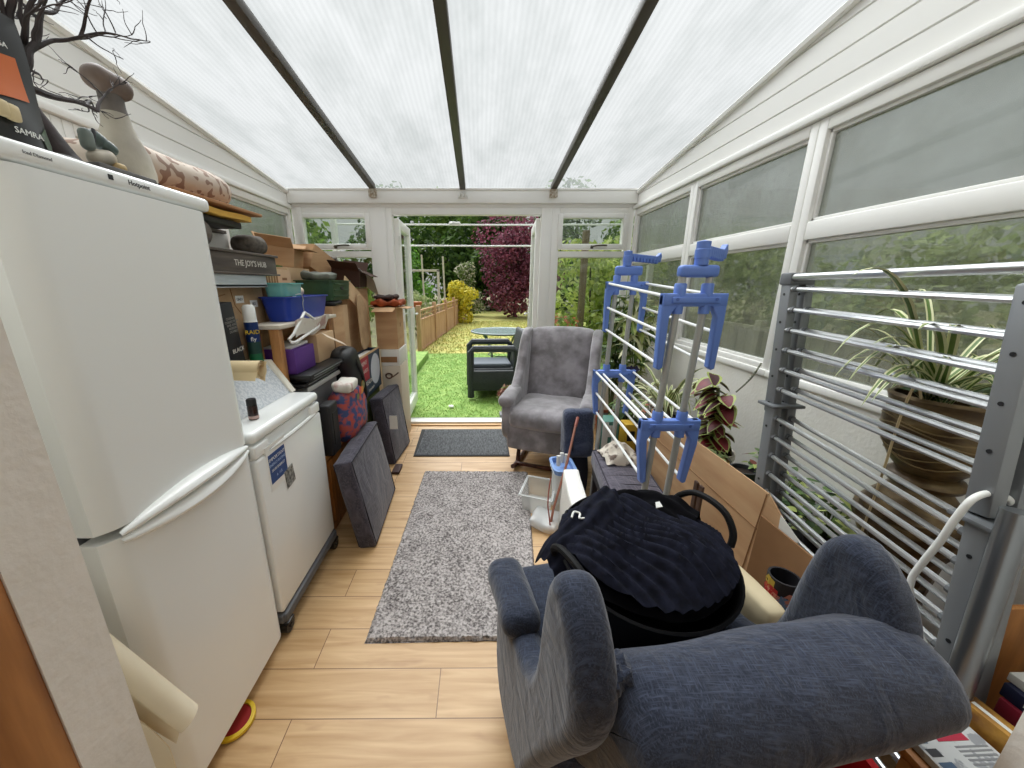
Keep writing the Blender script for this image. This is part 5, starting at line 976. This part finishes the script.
# tall bronze urn on its pedestal with a spider plant
brz = mat('bronze_glaze', '#4d3a22', .35, .3, col2='#86704a', scale=14, stretch=(1, 1, 3), lo=.4, hi=.7, bump=.3)
ux, uy = 1.235, .90
t = thing('pedestal_urn', 'tall brown glazed urn on a fluted pedestal against the right wall', 'urn', (ux, uy, 0))
fl_ = lambda a, z: 1+.025*math.cos(18*a)
MB().lathe([(0, 0), (.12, 0), (.125, .03), (.11, .06), (.085, .12), (.075, .3), (.075, .55), (.085, .66), (.11, .72), (.12, .745), (.118, .76), (0, .762)], (ux, uy, 0), 40, fn=fl_).obj('pedestal', brz, t)
MB().lathe([(0, .763), (.105, .763), (.108, .78), (.09, .81), (.065, .845), (.058, .858), (.055, .862)], (ux, uy, 0), 40, fn=fl_).obj('foot', brz, t)
MB().lathe([(.05, .862), (.073, .868), (.080, .88), (.073, .893), (.06, .90)], (ux, uy, 0), 30).obj('collar', brz, t)
MB().lathe([(.055, .898), (.08, .93), (.102, .975), (.112, 1.02), (.114, 1.06), (.108, 1.085), (.112, 1.10), (.116, 1.112), (.110, 1.12), (.103, 1.115), (.10, 1.07)], (ux, uy, 0), 36).obj('bowl', brz, t)
m = MB()
for k in range(7): z = .945+k*.017; r_ = .087+.028*math.sin((z-.93)/.13*PI/2); m.tube([(ux+r_*math.cos(a), uy+r_*math.sin(a), z+.010*math.sin(3*a+k)) for a in [j*PI/16 for j in range(32)]], .0018, 5, closed=True)
m.obj('relief', mat('bronze_light', '#8f7a52', .35, .4), t)
MB().lathe([(0, 1.085), (.102, 1.08)], (ux, uy, 0), 20).obj('soil', soil, t)
def spider(name, lb, c, n, Ls, seed, w=.009, par=True, mats=None):
    rr = random.Random(seed); t = thing(name, lb, 'plant', c); m = MB()
    for k in range(n): strap(m, Vector(c)+V(rr.uniform(-.02, .02), rr.uniform(-.02, .02), 0), rr.uniform(0, 2*PI), rr.uniform(*Ls), w*rr.uniform(.7, 1.2), rr.uniform(.55, 1.6), rr.uniform(.2, 1.0), 0, 10, 1)
    inroom(m); m.obj('leaves', mats or [grn, crl], t, smooth=60); return t
t = spider('spider_plant', 'cream-striped spider plant arching out of the brown urn', (ux-.02, uy+.02, 1.09), 46, (.16, .34), 2)
m = MB(); rr = random.Random(4)
for k in range(26):
    a = rr.uniform(0, 2*PI); el = rr.uniform(.1, .9); d = V(math.cos(a), math.sin(a), el); heart(m, V(ux, uy, 1.09)+V(math.cos(a), math.sin(a), 0)*rr.uniform(.0, .07)+V(0, 0, rr.uniform(.0, .05)), d, (0, 0, 1), rr.uniform(.04, .07), .02, 0)
m.obj('lower_foliage', dgr, t, smooth=60)
m = MB(); m.tube(lattice([(ux-.10, uy-.02, 1.10), (ux-.13, uy-.02, 1.16), (ux-.145, uy-.02, 1.08), (ux-.145, uy-.02, .9), (ux-.15, uy-.02, .72)], 6), .003, 5); m.obj('runner', mat('runner', '#c9b48a', .6), t)
# low green plants on a shelf board along the wall
t = thing('plant_bench', 'low dark plant bench along the right wall behind the rack', 'bench', (1.26, 1.6, 0)); MB().box(1.13, 1.37, 1.0, 2.35, .40, .425, .003).obj('board', mat('bench_dark', ''), t)
for y in (1.05, 1.7, 2.3):
    for x in (1.145, 1.35): MB().box(x-.014, x+.014, y-.014, y+.014, 0, .40).obj('leg', mat('bench_dark', ''), t)
def bushy(name, lb, c, n, spread, h, L_, w, mats, seed, potr=.06, poth=.1, pm=None, rim=False, grp=None):
    rr = random.Random(seed); t = thing(name, lb, 'plant', c, grp)
    pot(t, c, potr*.75, potr, poth, pm or mat('pot_dark', '#3b3a3c', .6)); s_ = MB(); m = MB()
    for k in range(n):
        a = rr.uniform(0, 2*PI); r = spread*math.sqrt(rr.random()); z = poth*.9+h*rr.uniform(.25, 1)*(1-.4*r/spread)
        p = V(c[0]+math.cos(a)*r, c[1]+math.sin(a)*r, c[2]+z)
        if k % 3 == 0: s_.tube(arc((c[0]+rr.uniform(-.01, .01), c[1]+rr.uniform(-.01, .01), c[2]+poth*.85), (c[0]+(p.x-c[0])*.3, c[1]+(p.y-c[1])*.3, c[2]+z*.8), p, 5), .0028, 5)
        a2 = a+rr.uniform(-.8, .8); heart(m, p, (math.cos(a2), math.sin(a2), rr.uniform(-.7, .35)), (0, 0, 1), L_*rr.uniform(.6, 1.15), w*rr.uniform(.7, 1.1), rr.randrange(len(mats)) if not rim else 0, 1 if rim else None)
    inroom(m); inroom(s_); s_.obj('stems', stemm, t); m.obj('leaves', mats, t, smooth=60); return t
bushy('bushy_plant', 'leafy green plant behind the middle of the rack, nearest the urn', (1.25, 1.12, .426), 75, .095, .20, .055, .018, [grn, dgr, lime], 21)
bushy('bushy_plant', 'small-leaved green plant behind the rack, second from the urn', (1.25, 1.32, .426), 80, .095, .18, .05, .015, [grn, lime, dgr], 22)
t = bushy('trailing_plant', 'reddish-tipped trailing plant behind the far post of the rack', (1.275, 1.47, .426), 60, .06, .24, .045, .012, [grn, mat('reddish', '#8a4a3a', .6), lime], 23, .05, .09)
coleus_r = mat('coleus_red', '#8a1f2a', .5, col2='#5a1420', scale=14); coleus_d = mat('coleus_dark', '#3f1420', .5)
t = thing('coleus', 'tall coleus with dark red heart-shaped leaves rimmed yellow-green', 'plant', (1.22, 1.72, .426)); pot(t, (1.22, 1.72, .426), .06, .085, .15, mat('pot_cream', '#cfc9bd', .6))
m = MB(); s_ = MB(); rr = random.Random(8)
for st_i in range(5):
    ax, ay = rr.uniform(-.05, .03), rr.uniform(-.06, .06); P = lattice([(1.22, 1.72, .56), (1.22+ax*.6, 1.72+ay*.6, .72), (1.22+ax*1.6, 1.72+ay*1.7, .97+rr.uniform(-.08, .04))], 6); s_.tube(P, .004, 6)
    for j, q in enumerate(P[3:]):
        for sd in (0, 1):
            if rr.random() < .35: continue
            a = j*1.57+sd*PI+rr.uniform(-.3, .3); heart(m, q, (math.cos(a)-.25, math.sin(a)-.2, rr.uniform(-.9, -.05)), (rr.uniform(-.4, .4), rr.uniform(-.4, .4), 1), rr.uniform(.08, .14), rr.uniform(.03, .05), 0 if rr.random() < .7 else 2, 1, .2)
s_.obj('stems', stemm, t); m.obj('leaves', [coleus_r, lime, coleus_d], t, smooth=60)
m = MB(); m.tube(lattice([(1.24, 1.68, .9), (1.26, 1.63, .98), (1.27, 1.60, 1.06)], 5), [.004]*11, 5)
for k in range(10): m.rbox((1.25+.002*k, 1.645-.005*k, .95+.011*k), (.006, .006, .006), .0025, 2)
m.obj('flower_spike', mat('spike', '#8d917f', .7), t)
t = thing('drooping_plant', 'plant with long drooping pale leaves in an ochre pot next to a dark pot', 'plant', (1.20, 1.515, .426)); t2 = t
pot(t, (1.12, 1.575, .426), .045, .06, .17, mat('pot_ochre', '#b9985a', .7)); m = MB(); rr = random.Random(31)
for k in range(9): strap(m, (1.12, 1.575, .59), rr.uniform(0, 6.28), rr.uniform(.09, .16), .016, rr.uniform(.5, 1), 1.3, 0)
m.obj('leaves', [mat('leaf_pale', '#8e9a66', .5, col2='#6c7c48', scale=12)], t, smooth=60)
m = MB(); t = thing('dark_pot', 'slim dark grey plant pot beside the ochre pot, empty', 'pot', (1.18, 1.44, .426)); pot(t, (1.165, 1.445, .426), .04, .05, .19, mat('pot_slate', '#3f4144', .5))
# far right corner: leafy plants behind the airer
t = spider('variegated_plant', 'large cream-variegated strap-leaved plant in the corner behind the airer', (1.19, 2.21, .60), 60, (.16, .31), 5, .012, mats=[mat('leaf_mid', '#6f8446', .5), crl]); pot(t, (1.19, 2.21, .426), .07, .10, .17, mat('pot_grey', '#8a8d88', .7))
def tallplant(name, lb, c, n, h, spread, L_, w, mats, seed, pm, stems=5, z0=0):
    rr = random.Random(seed); t = thing(name, lb, 'plant', c); pot(t, c, .10, .13, .24, pm); s_ = MB(); m = MB(); Ps = []
    for k in range(stems):
        ax, ay = rr.uniform(-1, 1)*spread, rr.uniform(-1, 1)*spread
        P = lattice([(c[0], c[1], c[2]+.22), (c[0]+ax*.4, c[1]+ay*.4, c[2]+.22+h*.5), (c[0]+ax, c[1]+ay, c[2]+.22+h*rr.uniform(.8, 1))], 8); Ps.append(P); s_.tube(P, [.009-.006*i/len(P) for i in range(len(P))], 6)
    for k in range(n):
        P = Ps[k % stems]; q = P[rr.randrange(5, len(P))]; a = rr.uniform(0, 2*PI); heart(m, q+V(math.cos(a), math.sin(a), .2)*.02, (math.cos(a), math.sin(a), rr.uniform(-.9, .4)), (0, 0, 1), L_*rr.uniform(.6, 1.2), w*rr.uniform(.7, 1.1), rr.randrange(len(mats)), None, .25)
    inroom(m); inroom(s_); s_.obj('stems', stemm, t); m.obj('leaves', mats, t, smooth=60); return t
terra = mat('terracotta', '#9c5a40', .8)
tallplant('tall_houseplant', 'tall leafy houseplant in a terracotta pot at the corner beside the grey armchair', (1.20, 3.17, 0), 330, 1.15, .18, .11, .026, [grn, dgr, mat('leaf_yellowish', '#9aa05a', .5)], 41, terra, 7)
tallplant('tall_houseplant', 'tall pale-leaved plant between the terracotta-potted one and the right wall', (1.20, 2.72, 0), 280, 1.20, .14, .12, .024, [grn, crl, lime], 47, mat('pot_grey', ''), 6)
t = bushy('violet_pansy', 'small plant with dark violet flowers just behind the far airer bracket', (1.03, 2.42, .0), 40, .09, .34, .06, .02, [grn, dgr], 33, .08, .48, mat('pot_dark', ''))
m = MB(); rr = random.Random(2)
for k in range(9):
    q = V(1.01+rr.uniform(-.05, .05), 2.38+rr.uniform(-.05, .04), .84+rr.uniform(-.04, .04)); 
    for j in range(5): a = j*2*PI/5; heart(m, q, (math.cos(a), -.35, math.sin(a)), (0, -1, .2), .03, .014, 0)
m.obj('flowers', mat('violet', '#2c2148', .6), t, smooth=60)
bushy('coral_geranium', 'small plant with coral pink flowers low behind the green box', (1.23, 2.47, .0), 50, .10, .22, .05, .02, [grn, mat('coral', '#c98468', .6), mat('coral', '')], 36, .07, .44, terra)
# ================================================================ the garden
turf = mat('turf', '#6f9440', .9, col2='#93b05c', scale=7, detail=8, bump=.6, bscale=160); lawnm = mat('dry_lawn', '#bdb26a', .95, col2='#a8b062', scale=2.2, detail=8, bump=.6, bscale=40)
soilg = mat('bare_ground', '#6a6450', .95, col2='#7d7a55', scale=1.5, detail=6)
struct(MB().box(-30, 30, -3, 60, -.35, -.10), 'floor_ground', soilg)
struct(MB().box(-1.9, 2.3, 3.66, 7.75, -.12, -.03), 'floor_turf', turf); struct(MB().box(-1.45, 4.2, 7.76, 21, -.12, -.028), 'floor_lawn', lawnm)
struct(MB().box(-1.9, 1.6, 3.655, 3.80, -.13, -.02, .004), 'floor_step', mat('step_grey', '#9a9a98', .8))
struct(MB().box(-1.75, -1.05, 4.7, 7.3, -.03, .10, .01), 'floor_raised_turf', turf)
# grass blades near the doors and on the lawn: nobody could count them
def blades(n, x0, x1, y0, y1, z, h, w, mats, nm, lb):
    P = np.stack([NR.uniform(x0, x1, n), NR.uniform(y0, y1, n), np.full(n, z)], 1); a = NR.uniform(0, 2*PI, n); hh = h*NR.uniform(.5, 1.2, n); ln = NR.normal(0, .5, (n, 2))*hh[:, None]
    s = np.stack([np.cos(a), np.sin(a), np.zeros(n)], 1)*w; tip = P+np.concatenate([ln, hh[:, None]], 1)
    vs = np.stack([P-s, P+s, tip], 1).reshape(-1, 3); b = MB(); b.v = [tuple(q) for q in vs]; b.f = [[3*i, 3*i+1, 3*i+2] for i in range(n)]; b.mi = [int(q) for q in NR.integers(0, len(mats), n)]
    solo(b, nm, mats, lb, 'grass', smooth=0, kind='stuff')
gA = mat('blade_a', '#86a648', .8); gB = mat('blade_b', '#a6c06e', .8); gC = mat('blade_c', '#c9c077', .8); gD = mat('blade_d', '#b0b468', .8)
blades(15000, -1.0, 1.0, 3.82, 7.74, -.03, .022, .004, [gA, gB], 'turf_grass', 'short bright green turf blades just outside the open doors')
blades(9000, -1.3, 2.2, 7.78, 15, -.03, .05, .012, [gC, gD], 'lawn_grass', 'dry yellowish lawn grass beyond the green turf')
# foliage: leaf clouds
def cloud(m, blobs, n, s, nm=3, up=.3, asp=.55):
    """leaves scattered through the outer shell of ellipsoidal clumps (cx,cy,cz,rx,ry,rz)"""
    B = np.array(blobs, float); wgt = (B[:, 3]*B[:, 4]+B[:, 4]*B[:, 5]+B[:, 3]*B[:, 5]); idx = NR.choice(len(B), n, p=wgt/wgt.sum())
    d = NR.normal(size=(n, 3)); d /= np.linalg.norm(d, axis=1)[:, None]; r = NR.uniform(.55, 1.08, n)**.6
    c = B[idx, :3]+d*B[idx, 3:]*r[:, None]; c[:, 2] = np.maximum(c[:, 2], .02-.05)
    nn = d+NR.normal(size=(n, 3))*.6+np.array([0, 0, up]); nn /= np.linalg.norm(nn, axis=1)[:, None]
    t = np.cross(nn, NR.normal(size=(n, 3))); t /= np.linalg.norm(t, axis=1)[:, None]; b = np.cross(nn, t); q = s*NR.uniform(.6, 1.3, n)[:, None]
    t = t*q; b = b*q*asp
    vs = np.stack([c-t, c-t*.1+b, c+t, c-t*.1-b], 1).reshape(-1, 3); o = len(m.v)
    m.v += [tuple(v) for v in vs]; m.f += [[o+4*i, o+4*i+1, o+4*i+2, o+4*i+3] for i in range(n)]; m.mi += [int(k) for k in NR.integers(0, nm, n)]
def leafmats(*cs):
    o = []
    for c in cs:
        k = 'fol_'+c.strip('#')
        if k not in _mc:
            m = mat(k, c, .65, spec=.25); N = m.node_tree.nodes; L = m.node_tree.links; t = N.new('ShaderNodeBsdfTranslucent'); t.inputs[0].default_value = lin(c); x = N.new('ShaderNodeMixShader'); x.inputs[0].default_value = .4
            L.new(N['Principled BSDF'].outputs[0], x.inputs[1]); L.new(t.outputs[0], x.inputs[2]); L.new(x.outputs[0], N['Material Output'].inputs[0])
        o.append(_mc[k])
    return o
DG = leafmats('#2f4a1d', '#46642a', '#5d7a35'); MG = leafmats('#4d6b2a', '#6c8a3a', '#86a04a'); LG = leafmats('#9fae4c', '#bcc46a', '#7d8f3c'); YE = leafmats('#d6c63a', '#e3d860', '#b5b13a'); PU = leafmats('#5b2b3a', '#7a4050', '#92586a'); CO = leafmats('#5f8f32', '#79a844', '#4b7a2a'); GR = leafmats('#98a570', '#b3bd88', '#828f60')
for _m in ():
    pass
barkm = mat('bark', '#54483a', .9, col2='#3b3228', scale=12, stretch=(1, 1, .2), bump=.5)
def tree(nm, lb, x, y, h, r, mats, n, s, trunk=.3, seed=0, cat='tree', grp='trees at the end of the garden', nb=9, shape=1.0, tr=.14):
    rr = random.Random(seed); t = thing(nm, lb, cat, (x, y, -.1), grp); bl = []
    for k in range(nb):
        a = rr.uniform(0, 2*PI); q = rr.random()**.5*r*.62; z = trunk*h+(h*(1-trunk))*rr.uniform(.12, .86); f = (1-.45*abs((z/h)-.45))*shape
        bl.append((x+q*math.cos(a)*f, y+q*math.sin(a)*f, z, r*rr.uniform(.38, .6), r*rr.uniform(.38, .6), r*rr.uniform(.3, .5)))
    m = MB(); cloud(m, bl, n, s, len(mats)); m.obj('foliage', mats, t, smooth=0)
    m = MB(); m.tube(lattice([(x, y, -.1), (x+.05*h*rr.uniform(-1, 1), y, h*.35), (x+.08*h*rr.uniform(-1, 1), y, h*.75)], 4), [tr*(1-.09*i) for i in range(9)], 7)
    for k in range(4): b = bl[k]; m.tube(arc((x, y, h*(.15+.1*k)), (x, y, b[2]*.8), b[:3], 5), [tr*.45*(1-.15*i) for i in range(6)], 5)
    m.obj('trunk', barkm, t); return t
k = 0
for x, y, h, r, mm, lb in ((-9.5, 19, 5.4, 3.0, MG, 'leafy tree at the far left of the garden, seen through the left-hand window'), (-5.6, 23, 6.3, 3.4, DG, 'dark leafy tree left of the washing post'), (-2.2, 26, 6.9, 3.6, MG, 'broad mid-green tree straight behind the fence end'), (1.6, 27, 7, 3.8, DG, 'large dark tree at the end of the lawn behind the purple maple'), (5.6, 25, 6.6, 3.6, DG, 'dark tree right of the purple maple, behind the door frame'), (9.5, 21, 4.8, 3.0, MG, 'leafy tree far to the right, seen through the right-hand window'), (-.2, 22.5, 6.0, 2.6, DG, 'lower dark tree in front of the tall ones, left of the maple')):
    k += 1; tree('dense_tree', lb, x, y, h, r, mm, 5200, .17, .05, 60+k, nb=13)
tree('conifer', 'bright green conifer-like bush left of the washing post beyond the fence', -3.0, 15.5, 3.4, 1.15, CO, 2600, .09, .02, 3, cat='shrub', grp='shrubs in the garden', tr=.06)
tree('purple_maple', 'large purple-leaved maple at the end of the lawn', 1.6, 17.2, 4.5, 2.1, PU, 9000, .085, .08, 5, nb=16, tr=.1)
tree('yellow_shrub', 'bright yellow shrub between the fence end and the purple maple', -.72, 14.6, 1.5, .75, YE, 1700, .085, .0, 6, cat='shrub', grp='shrubs in the garden', tr=.03)
tree('flowering_shrub', 'pale flowering shrub behind the yellow one', -.5, 17.5, 2.4, .95, leafmats('#7d8f58', '#c9c3b0', '#5c7038'), 1600, .08, .0, 7, cat='shrub', grp='shrubs in the garden', tr=.04)
tree('climbing_shrub', 'sunlit yellow-green shrub close behind the right-hand window', 1.75, 5.6, 2.25, .85, LG, 3200, .055, .02, 8, cat='shrub', grp='shrubs in the garden', tr=.03)
tree('climbing_shrub', 'taller pale green shrub further behind the right-hand window', 2.7, 7.2, 2.9, 1.15, leafmats('#a2b55c', '#8aa04a', '#c3c98a'), 3200, .06, .02, 9, cat='shrub', grp='shrubs in the garden', tr=.04)
tree('rose_bush', 'low bush with coral flowers outside the right-hand window', 1.05, 4.9, 1.15, .45, leafmats('#6f8a3c', '#8aa04a', '#c8785a'), 1300, .045, .0, 10, cat='shrub', grp='shrubs in the garden', tr=.02)
tree('garden_bush', 'mid-green bush outside the left-hand window', -2.5, 5.4, 2.6, .95, MG, 2200, .07, .02, 12, cat='shrub', grp='shrubs in the garden', tr=.04)
tree('garden_bush', 'small green bush low beyond the fence near the washing post', -2.2, 11.5, 1.1, .8, GR, 1300, .07, .0, 13, cat='shrub', grp='shrubs in the garden', tr=.03)
for i, (x, y, h, r) in enumerate(((-5.4, 2.2, 2.4, 1.4), (-5.6, .2, 2.5, 1.5), (-5.0, 4.6, 2.6, 1.3))):
    tree('side_hedge', ['hedge shrub outside the left wall, nearest the middle window', 'hedge shrub outside the left wall, nearest the house', 'hedge shrub outside the left wall, nearest the back corner'][i], x, y, h, r, MG, 2000, .09, .0, 20+i, cat='shrub', grp='hedge along the left side')
for i, (x, y, h, r) in enumerate(((5.2, .4, 1.9, 1.3), (5.3, 2.4, 2.1, 1.4), (5.2, 4.6, 2.0, 1.3), (4.9, 6.6, 2.3, 1.3))):
    tree('side_hedge', ['hedge shrub outside the right wall, nearest the house', 'hedge shrub outside the right wall, second from the house', 'hedge shrub outside the right wall, third from the house', 'hedge shrub outside the right wall, furthest from the house'][i], x, y, h, r, GR, 2200, .08, .0, 30+i, cat='shrub', grp='hedge along the right side')
# timber side fence and neighbours
fw = mat('fence_grey', '#9a958a', .9, col2='#837d72', scale=4, stretch=(1, 1, .2)); fr = mat('fence_red', '#c9a488', .9, col2='#ae866a', scale=4, stretch=(6, 6, .5))
def fence(nm, lb, p0, p1, n, h, m_, lat=0, nb=9):
    t = thing(nm, lb, 'fence', (*((Vector(p0)+Vector(p1))/2)[:2], -.1)); a, b = Vector((*p0, -.1)), Vector((*p1, -.1)); d = (b-a)/n; L_ = d.length; u = d.normalized()
    for i in range(n+1): q = a+d*i; MB(frame(q, u, (0, 0, 1))).box(-.045, .045, 0, h+.1, -.045, .045, .006).obj('post', m_, t)
    for i in range(n):
        m = MB(frame(a+d*i, u, (0, 0, 1))); hb = h-lat
        for k in range(nb): x = .05+(L_-.1)*k/nb; m.box(x, x+(L_-.1)/nb-.008, .05, hb, -.008, .008)
        m.box(.04, L_-.04, hb, hb+.035, -.02, .02); m.box(.04, L_-.04, .1, .14, .008, .02)
        if lat:
            m.box(.04, L_-.04, h-.035, h, -.02, .02); nl = 10
            for k in range(nl+1): x = .05+(L_-.1)*k/nl; m.box(x-.009, x+.009, hb, h, -.006, .006)
            m.box(.04, L_-.04, hb+lat*.5-.008, hb+lat*.5+.008, -.005, .005)
        m.obj('panel', m_, t, smooth=0)
fence('picket_fence', 'low reddish timber fence with lattice top along the left of the lawn', (-1.32, 7.9), (-.66, 16.4), 5, .98, fr, .24, 12)
fence('side_fence', 'grey timber fence outside the right-hand windows', (2.9, -1.5), (2.9, 5.5), 4, 1.05, fw, 0, 12)
fence('side_fence', 'grey timber fence outside the left-hand windows', (-3.3, -1.5), (-3.3, 5.0), 4, 1.05, fw, 0, 12)
wp = mat('post_white', '#cfcbbf', .7)
t = thing('washing_post', 'pale washing-line post with a long cross arm beyond the fence', 'post', (-1.5, 13.5, -.1)); MB().box(-1.53, -1.45, 13.46, 13.54, -.1, 1.92, .006).obj('post', wp, t); MB().box(-2.75, -1.45, 13.46, 13.54, 1.86, 1.93, .006).obj('cross_arm', wp, t)
for x, h, lb in ((-1.95, 2.4, 'thin pale pole left of the washing post'), (-1.22, 2.35, 'slightly leaning pale pole right of the washing post')): m = MB(); m.tube([(x, 13.2, -.1), (x-.06, 13.2, h)], .03, 8); solo(m, 'garden_pole', wp, lb, 'pole', 'poles by the washing post')
t = thing('fire_bowl', 'small rusty orange brazier on thin dark legs beyond the near end of the fence', 'brazier', (-1.62, 9.2, -.1)); MB().lathe([(0, .86), (.15, .88), (.19, .98), (.18, 1.0), (0, .98)], (-1.62, 9.2, 0), 18).obj('bowl', mat('rust_orange', '#a85c34', .7), t)
for a in (0, 2.1, 4.2): MB().tube([(-1.62+.12*math.cos(a), 9.2+.12*math.sin(a), .88), (-1.62+.2*math.cos(a), 9.2+.2*math.sin(a), -.1)], .014, 6).obj('leg', black, t)
ln_ = mat('line_white', '#e5e5e1', .5)
t = thing('line_bracket', 'white wall frame outside the doors that carries two washing lines', 'bracket', (0, 4.35, -.1))
for x in (-1.62, 1.95): MB().box(x-.03, x+.03, 4.32, 4.38, -.1, 2.22, .006).obj('post', ln_, t)
for z, lb in ((2.05, 'upper white washing line crossing the open doorway outside'), (1.83, 'lower white washing line crossing the open doorway outside')): m = MB(); m.tube([(-1.585, 4.35, z), (0.1, 4.35, z-.008), (1.915, 4.35, z)], .0095, 8); solo(m, 'washing_line', ln_, lb, 'washing line')
m = MB(); m.rbox((-.28, 4.35, 2.06), (.12, .03, .03), .012, 6, nz=.01, nsc=60); solo(m, 'line_knot', ln_, 'white knot on the upper washing line', 'knot')
m = MB(); m.tube([(1.42, 5.2, -.1), (1.42, 5.2, 2.1)], .05, 8); solo(m, 'timber_post', mat('post_brown', '#7a6a52', .9), 'brown timber post among the shrubs behind the right-hand window', 'post')
# patio table and rattan chair
tcx, tcy = .33, 5.75
mtl = mat('table_metal', '#7d8588', .4, .4)
t = thing('patio_table', 'round glass-topped garden table on the turf', 'table', (tcx, tcy, -.03))
MB().lathe([(0, .69), (.455, .69), (.46, .696), (.455, .702), (0, .702)], (tcx, tcy, 0), 48).obj('tabletop', mat('table_glass', '#8fa3a0', .12, spec=.8), t)
m = MB(); m.tube([(tcx+.465*math.cos(a), tcy+.465*math.sin(a), .696) for a in [2*PI*k/48 for k in range(48)]], .014, 8, closed=True); m.obj('rim', mtl, t)
for a in (45, 135, 225, 315):
    c, s = math.cos(R(a)), math.sin(R(a)); MB().tube(lattice([(tcx+.40*c, tcy+.40*s, .685), (tcx+.30*c, tcy+.30*s, .55), (tcx+.20*c, tcy+.20*s, .33), (tcx+.26*c, tcy+.26*s, .12), (tcx+.36*c, tcy+.36*s, -.02)], 5), .014, 8).obj('leg', mtl, t)
MB().tube([(tcx+.2*math.cos(q), tcy+.2*math.sin(q), .33) for q in [2*PI*k/24 for k in range(24)]], .009, 6, closed=True).obj('brace', mtl, t)
rat = mat('rattan', '#24282b', .5, col2='#34393c', scale=70, stretch=(1, 1, 3), bump=.6)
CT = Matrix.Translation((.165, 4.80, -.03)) @ Rz(93)
t = thing('rattan_armchair', 'black rattan-effect garden armchair on the turf outside the doors', 'armchair', (.165, 4.80, -.03))
MB(CT).box(-.27, .27, -.26, .28, .10, .40, .03, seg=3).obj('seat_base', rat, t)
m = MB(CT); m.rbox((0, .02, .425), (.46, .50, .06), .025, 8); m.obj('seat', mat('seat_grey', '#565e66', .7), t)
for s in (-1, 1):
    m = MB(CT); F = frame((s*.30, 0, 0), (0, 1, 0), (0, 0, 1))
    m.tube([(s*.30, -.28, .03), (s*.30, -.28, .62), (s*.30, -.24, .66), (s*.30, .26, .66), (s*.30, .30, .62), (s*.30, .30, .03)], .042, 8); m.box(s*.30-.028, s*.30+.028, -.27, .29, .12, .38, .01); m.obj('arm', rat, t)
m = MB(CT); m.rbox((0, -.30, .62), (.54, .07, .52), .03, 10, T=rot('X', 10, (0, -.3, .4))); m.obj('backrest', rat, t)
# little things by the step
t = thing('heather_pot', 'small plant with pinkish brown leaves by the step beside the grey armchair', 'plant', (.35, 4.06, -.02)); pot(t, (.35, 4.06, -.03), .06, .08, .12, terra)
m = MB(); cloud(m, [(.35, 4.04, .16, .15, .13, .12)], 420, .028, 3); m.obj('foliage', leafmats('#8a5a50', '#6f7a40', '#b58a78'), t, smooth=0)
m = MB(); m.box(.22, .52, 3.81, 3.93, -.03, .005, .004); solo(m, 'grey_paver', mat('paver', '#8f8f92', .8), 'grey paving slab on the turf just outside the doorway', 'slab')
m = MB(); m.rbox((-.35, 4.15, -.012), (.06, .05, .03), .012, 4, nz=.01, nsc=30); solo(m, 'white_scrap', white, 'small white scrap lying on the turf', 'scrap')
t = thing('green_sack', 'green sack standing outside behind the open glass door', 'sack', (-1.2, 4.3, -.03)); m = MB(); m.rbox((-1.22, 4.4, .30), (.40, .34, .66), .10, 9, nz=.03, nsc=6); m.obj('sack', mat('sack_green', '#4f9a62', .6, col2='#3c8450', scale=6), t)
m = MB(); m.rbox((-1.16, 4.05, .02), (.20, .2, .1), .04, 6, nz=.02, nsc=12); solo(m, 'white_stone', mat('stone_pale', '#cfc9bb', .8), 'pale stone on the ground outside behind the open glass door', 'stone')
# ---------------------------------------------------------------- light and camera
w = bpy.data.worlds.new('sky'); S.world = w; w.use_nodes = True; N = w.node_tree.nodes; L = w.node_tree.links
bg = N['Background']; tc = N.new('ShaderNodeTexCoord'); sx = N.new('ShaderNodeSeparateXYZ'); L.new(tc.outputs['Generated'], sx.inputs[0])
ma = N.new('ShaderNodeMath'); ma.operation = 'MULTIPLY_ADD'; ma.inputs[1].default_value = .55*SKY; ma.inputs[2].default_value = .55*SKY; ma.use_clamp = False; mxz = N.new('ShaderNodeMath'); mxz.operation = 'MAXIMUM'; mxz.inputs[1].default_value = 0
L.new(sx.outputs['Z'], mxz.inputs[0]); L.new(mxz.outputs[0], ma.inputs[0]); L.new(ma.outputs[0], bg.inputs['Strength']); bg.inputs[0].default_value = (.97, .99, 1, 1)   # overcast sky: the zenith twice the horizon
sun = bpy.data.lights.new('sun', 'SUN'); sun.energy = SUN; sun.angle = R(60); sun.color = (.96, .985, 1); so = bpy.data.objects.new('sun', sun); COL.objects.link(so); so.rotation_euler = (R(-32), R(-14), 0); so.location = (0, 6, 8)
cam = bpy.data.cameras.new('camera'); co = bpy.data.objects.new('camera', cam); COL.objects.link(co); S.camera = co
cam.sensor_fit = 'HORIZONTAL'; cam.sensor_width = 36; cam.lens = 363/1024*36; cam.shift_x = (512-482)/1024; cam.clip_start = .02; cam.clip_end = 200
co.location = (0, 0, 1.4); fill = bpy.data.lights.new('fill_light', 'AREA'); fill.shape = 'DISK'; fill.size = .6; fill.energy = FILL; fill.color = (1, .97, .93); lo_ = bpy.data.objects.new('fill_light', fill); COL.objects.link(lo_); lo_.location = (.45, -1.0, 2.36)  # added fill light in the unseen room, brightens the door jamb
co.rotation_euler = (R(90-15.255), 0, R(-.3))
S.view_settings.view_transform = 'Standard'; S.view_settings.look = 'None'; S.view_settings.exposure = EXPO; S.view_settings.gamma = 1; S.view_settings.use_curve_mapping = False
S.cycles.max_bounces = 10; S.cycles.transparent_max_bounces = 24; S.cycles.diffuse_bounces = 6; S.cycles.caustics_reflective = False; S.cycles.caustics_refractive = False; S.cycles.use_denoising = True
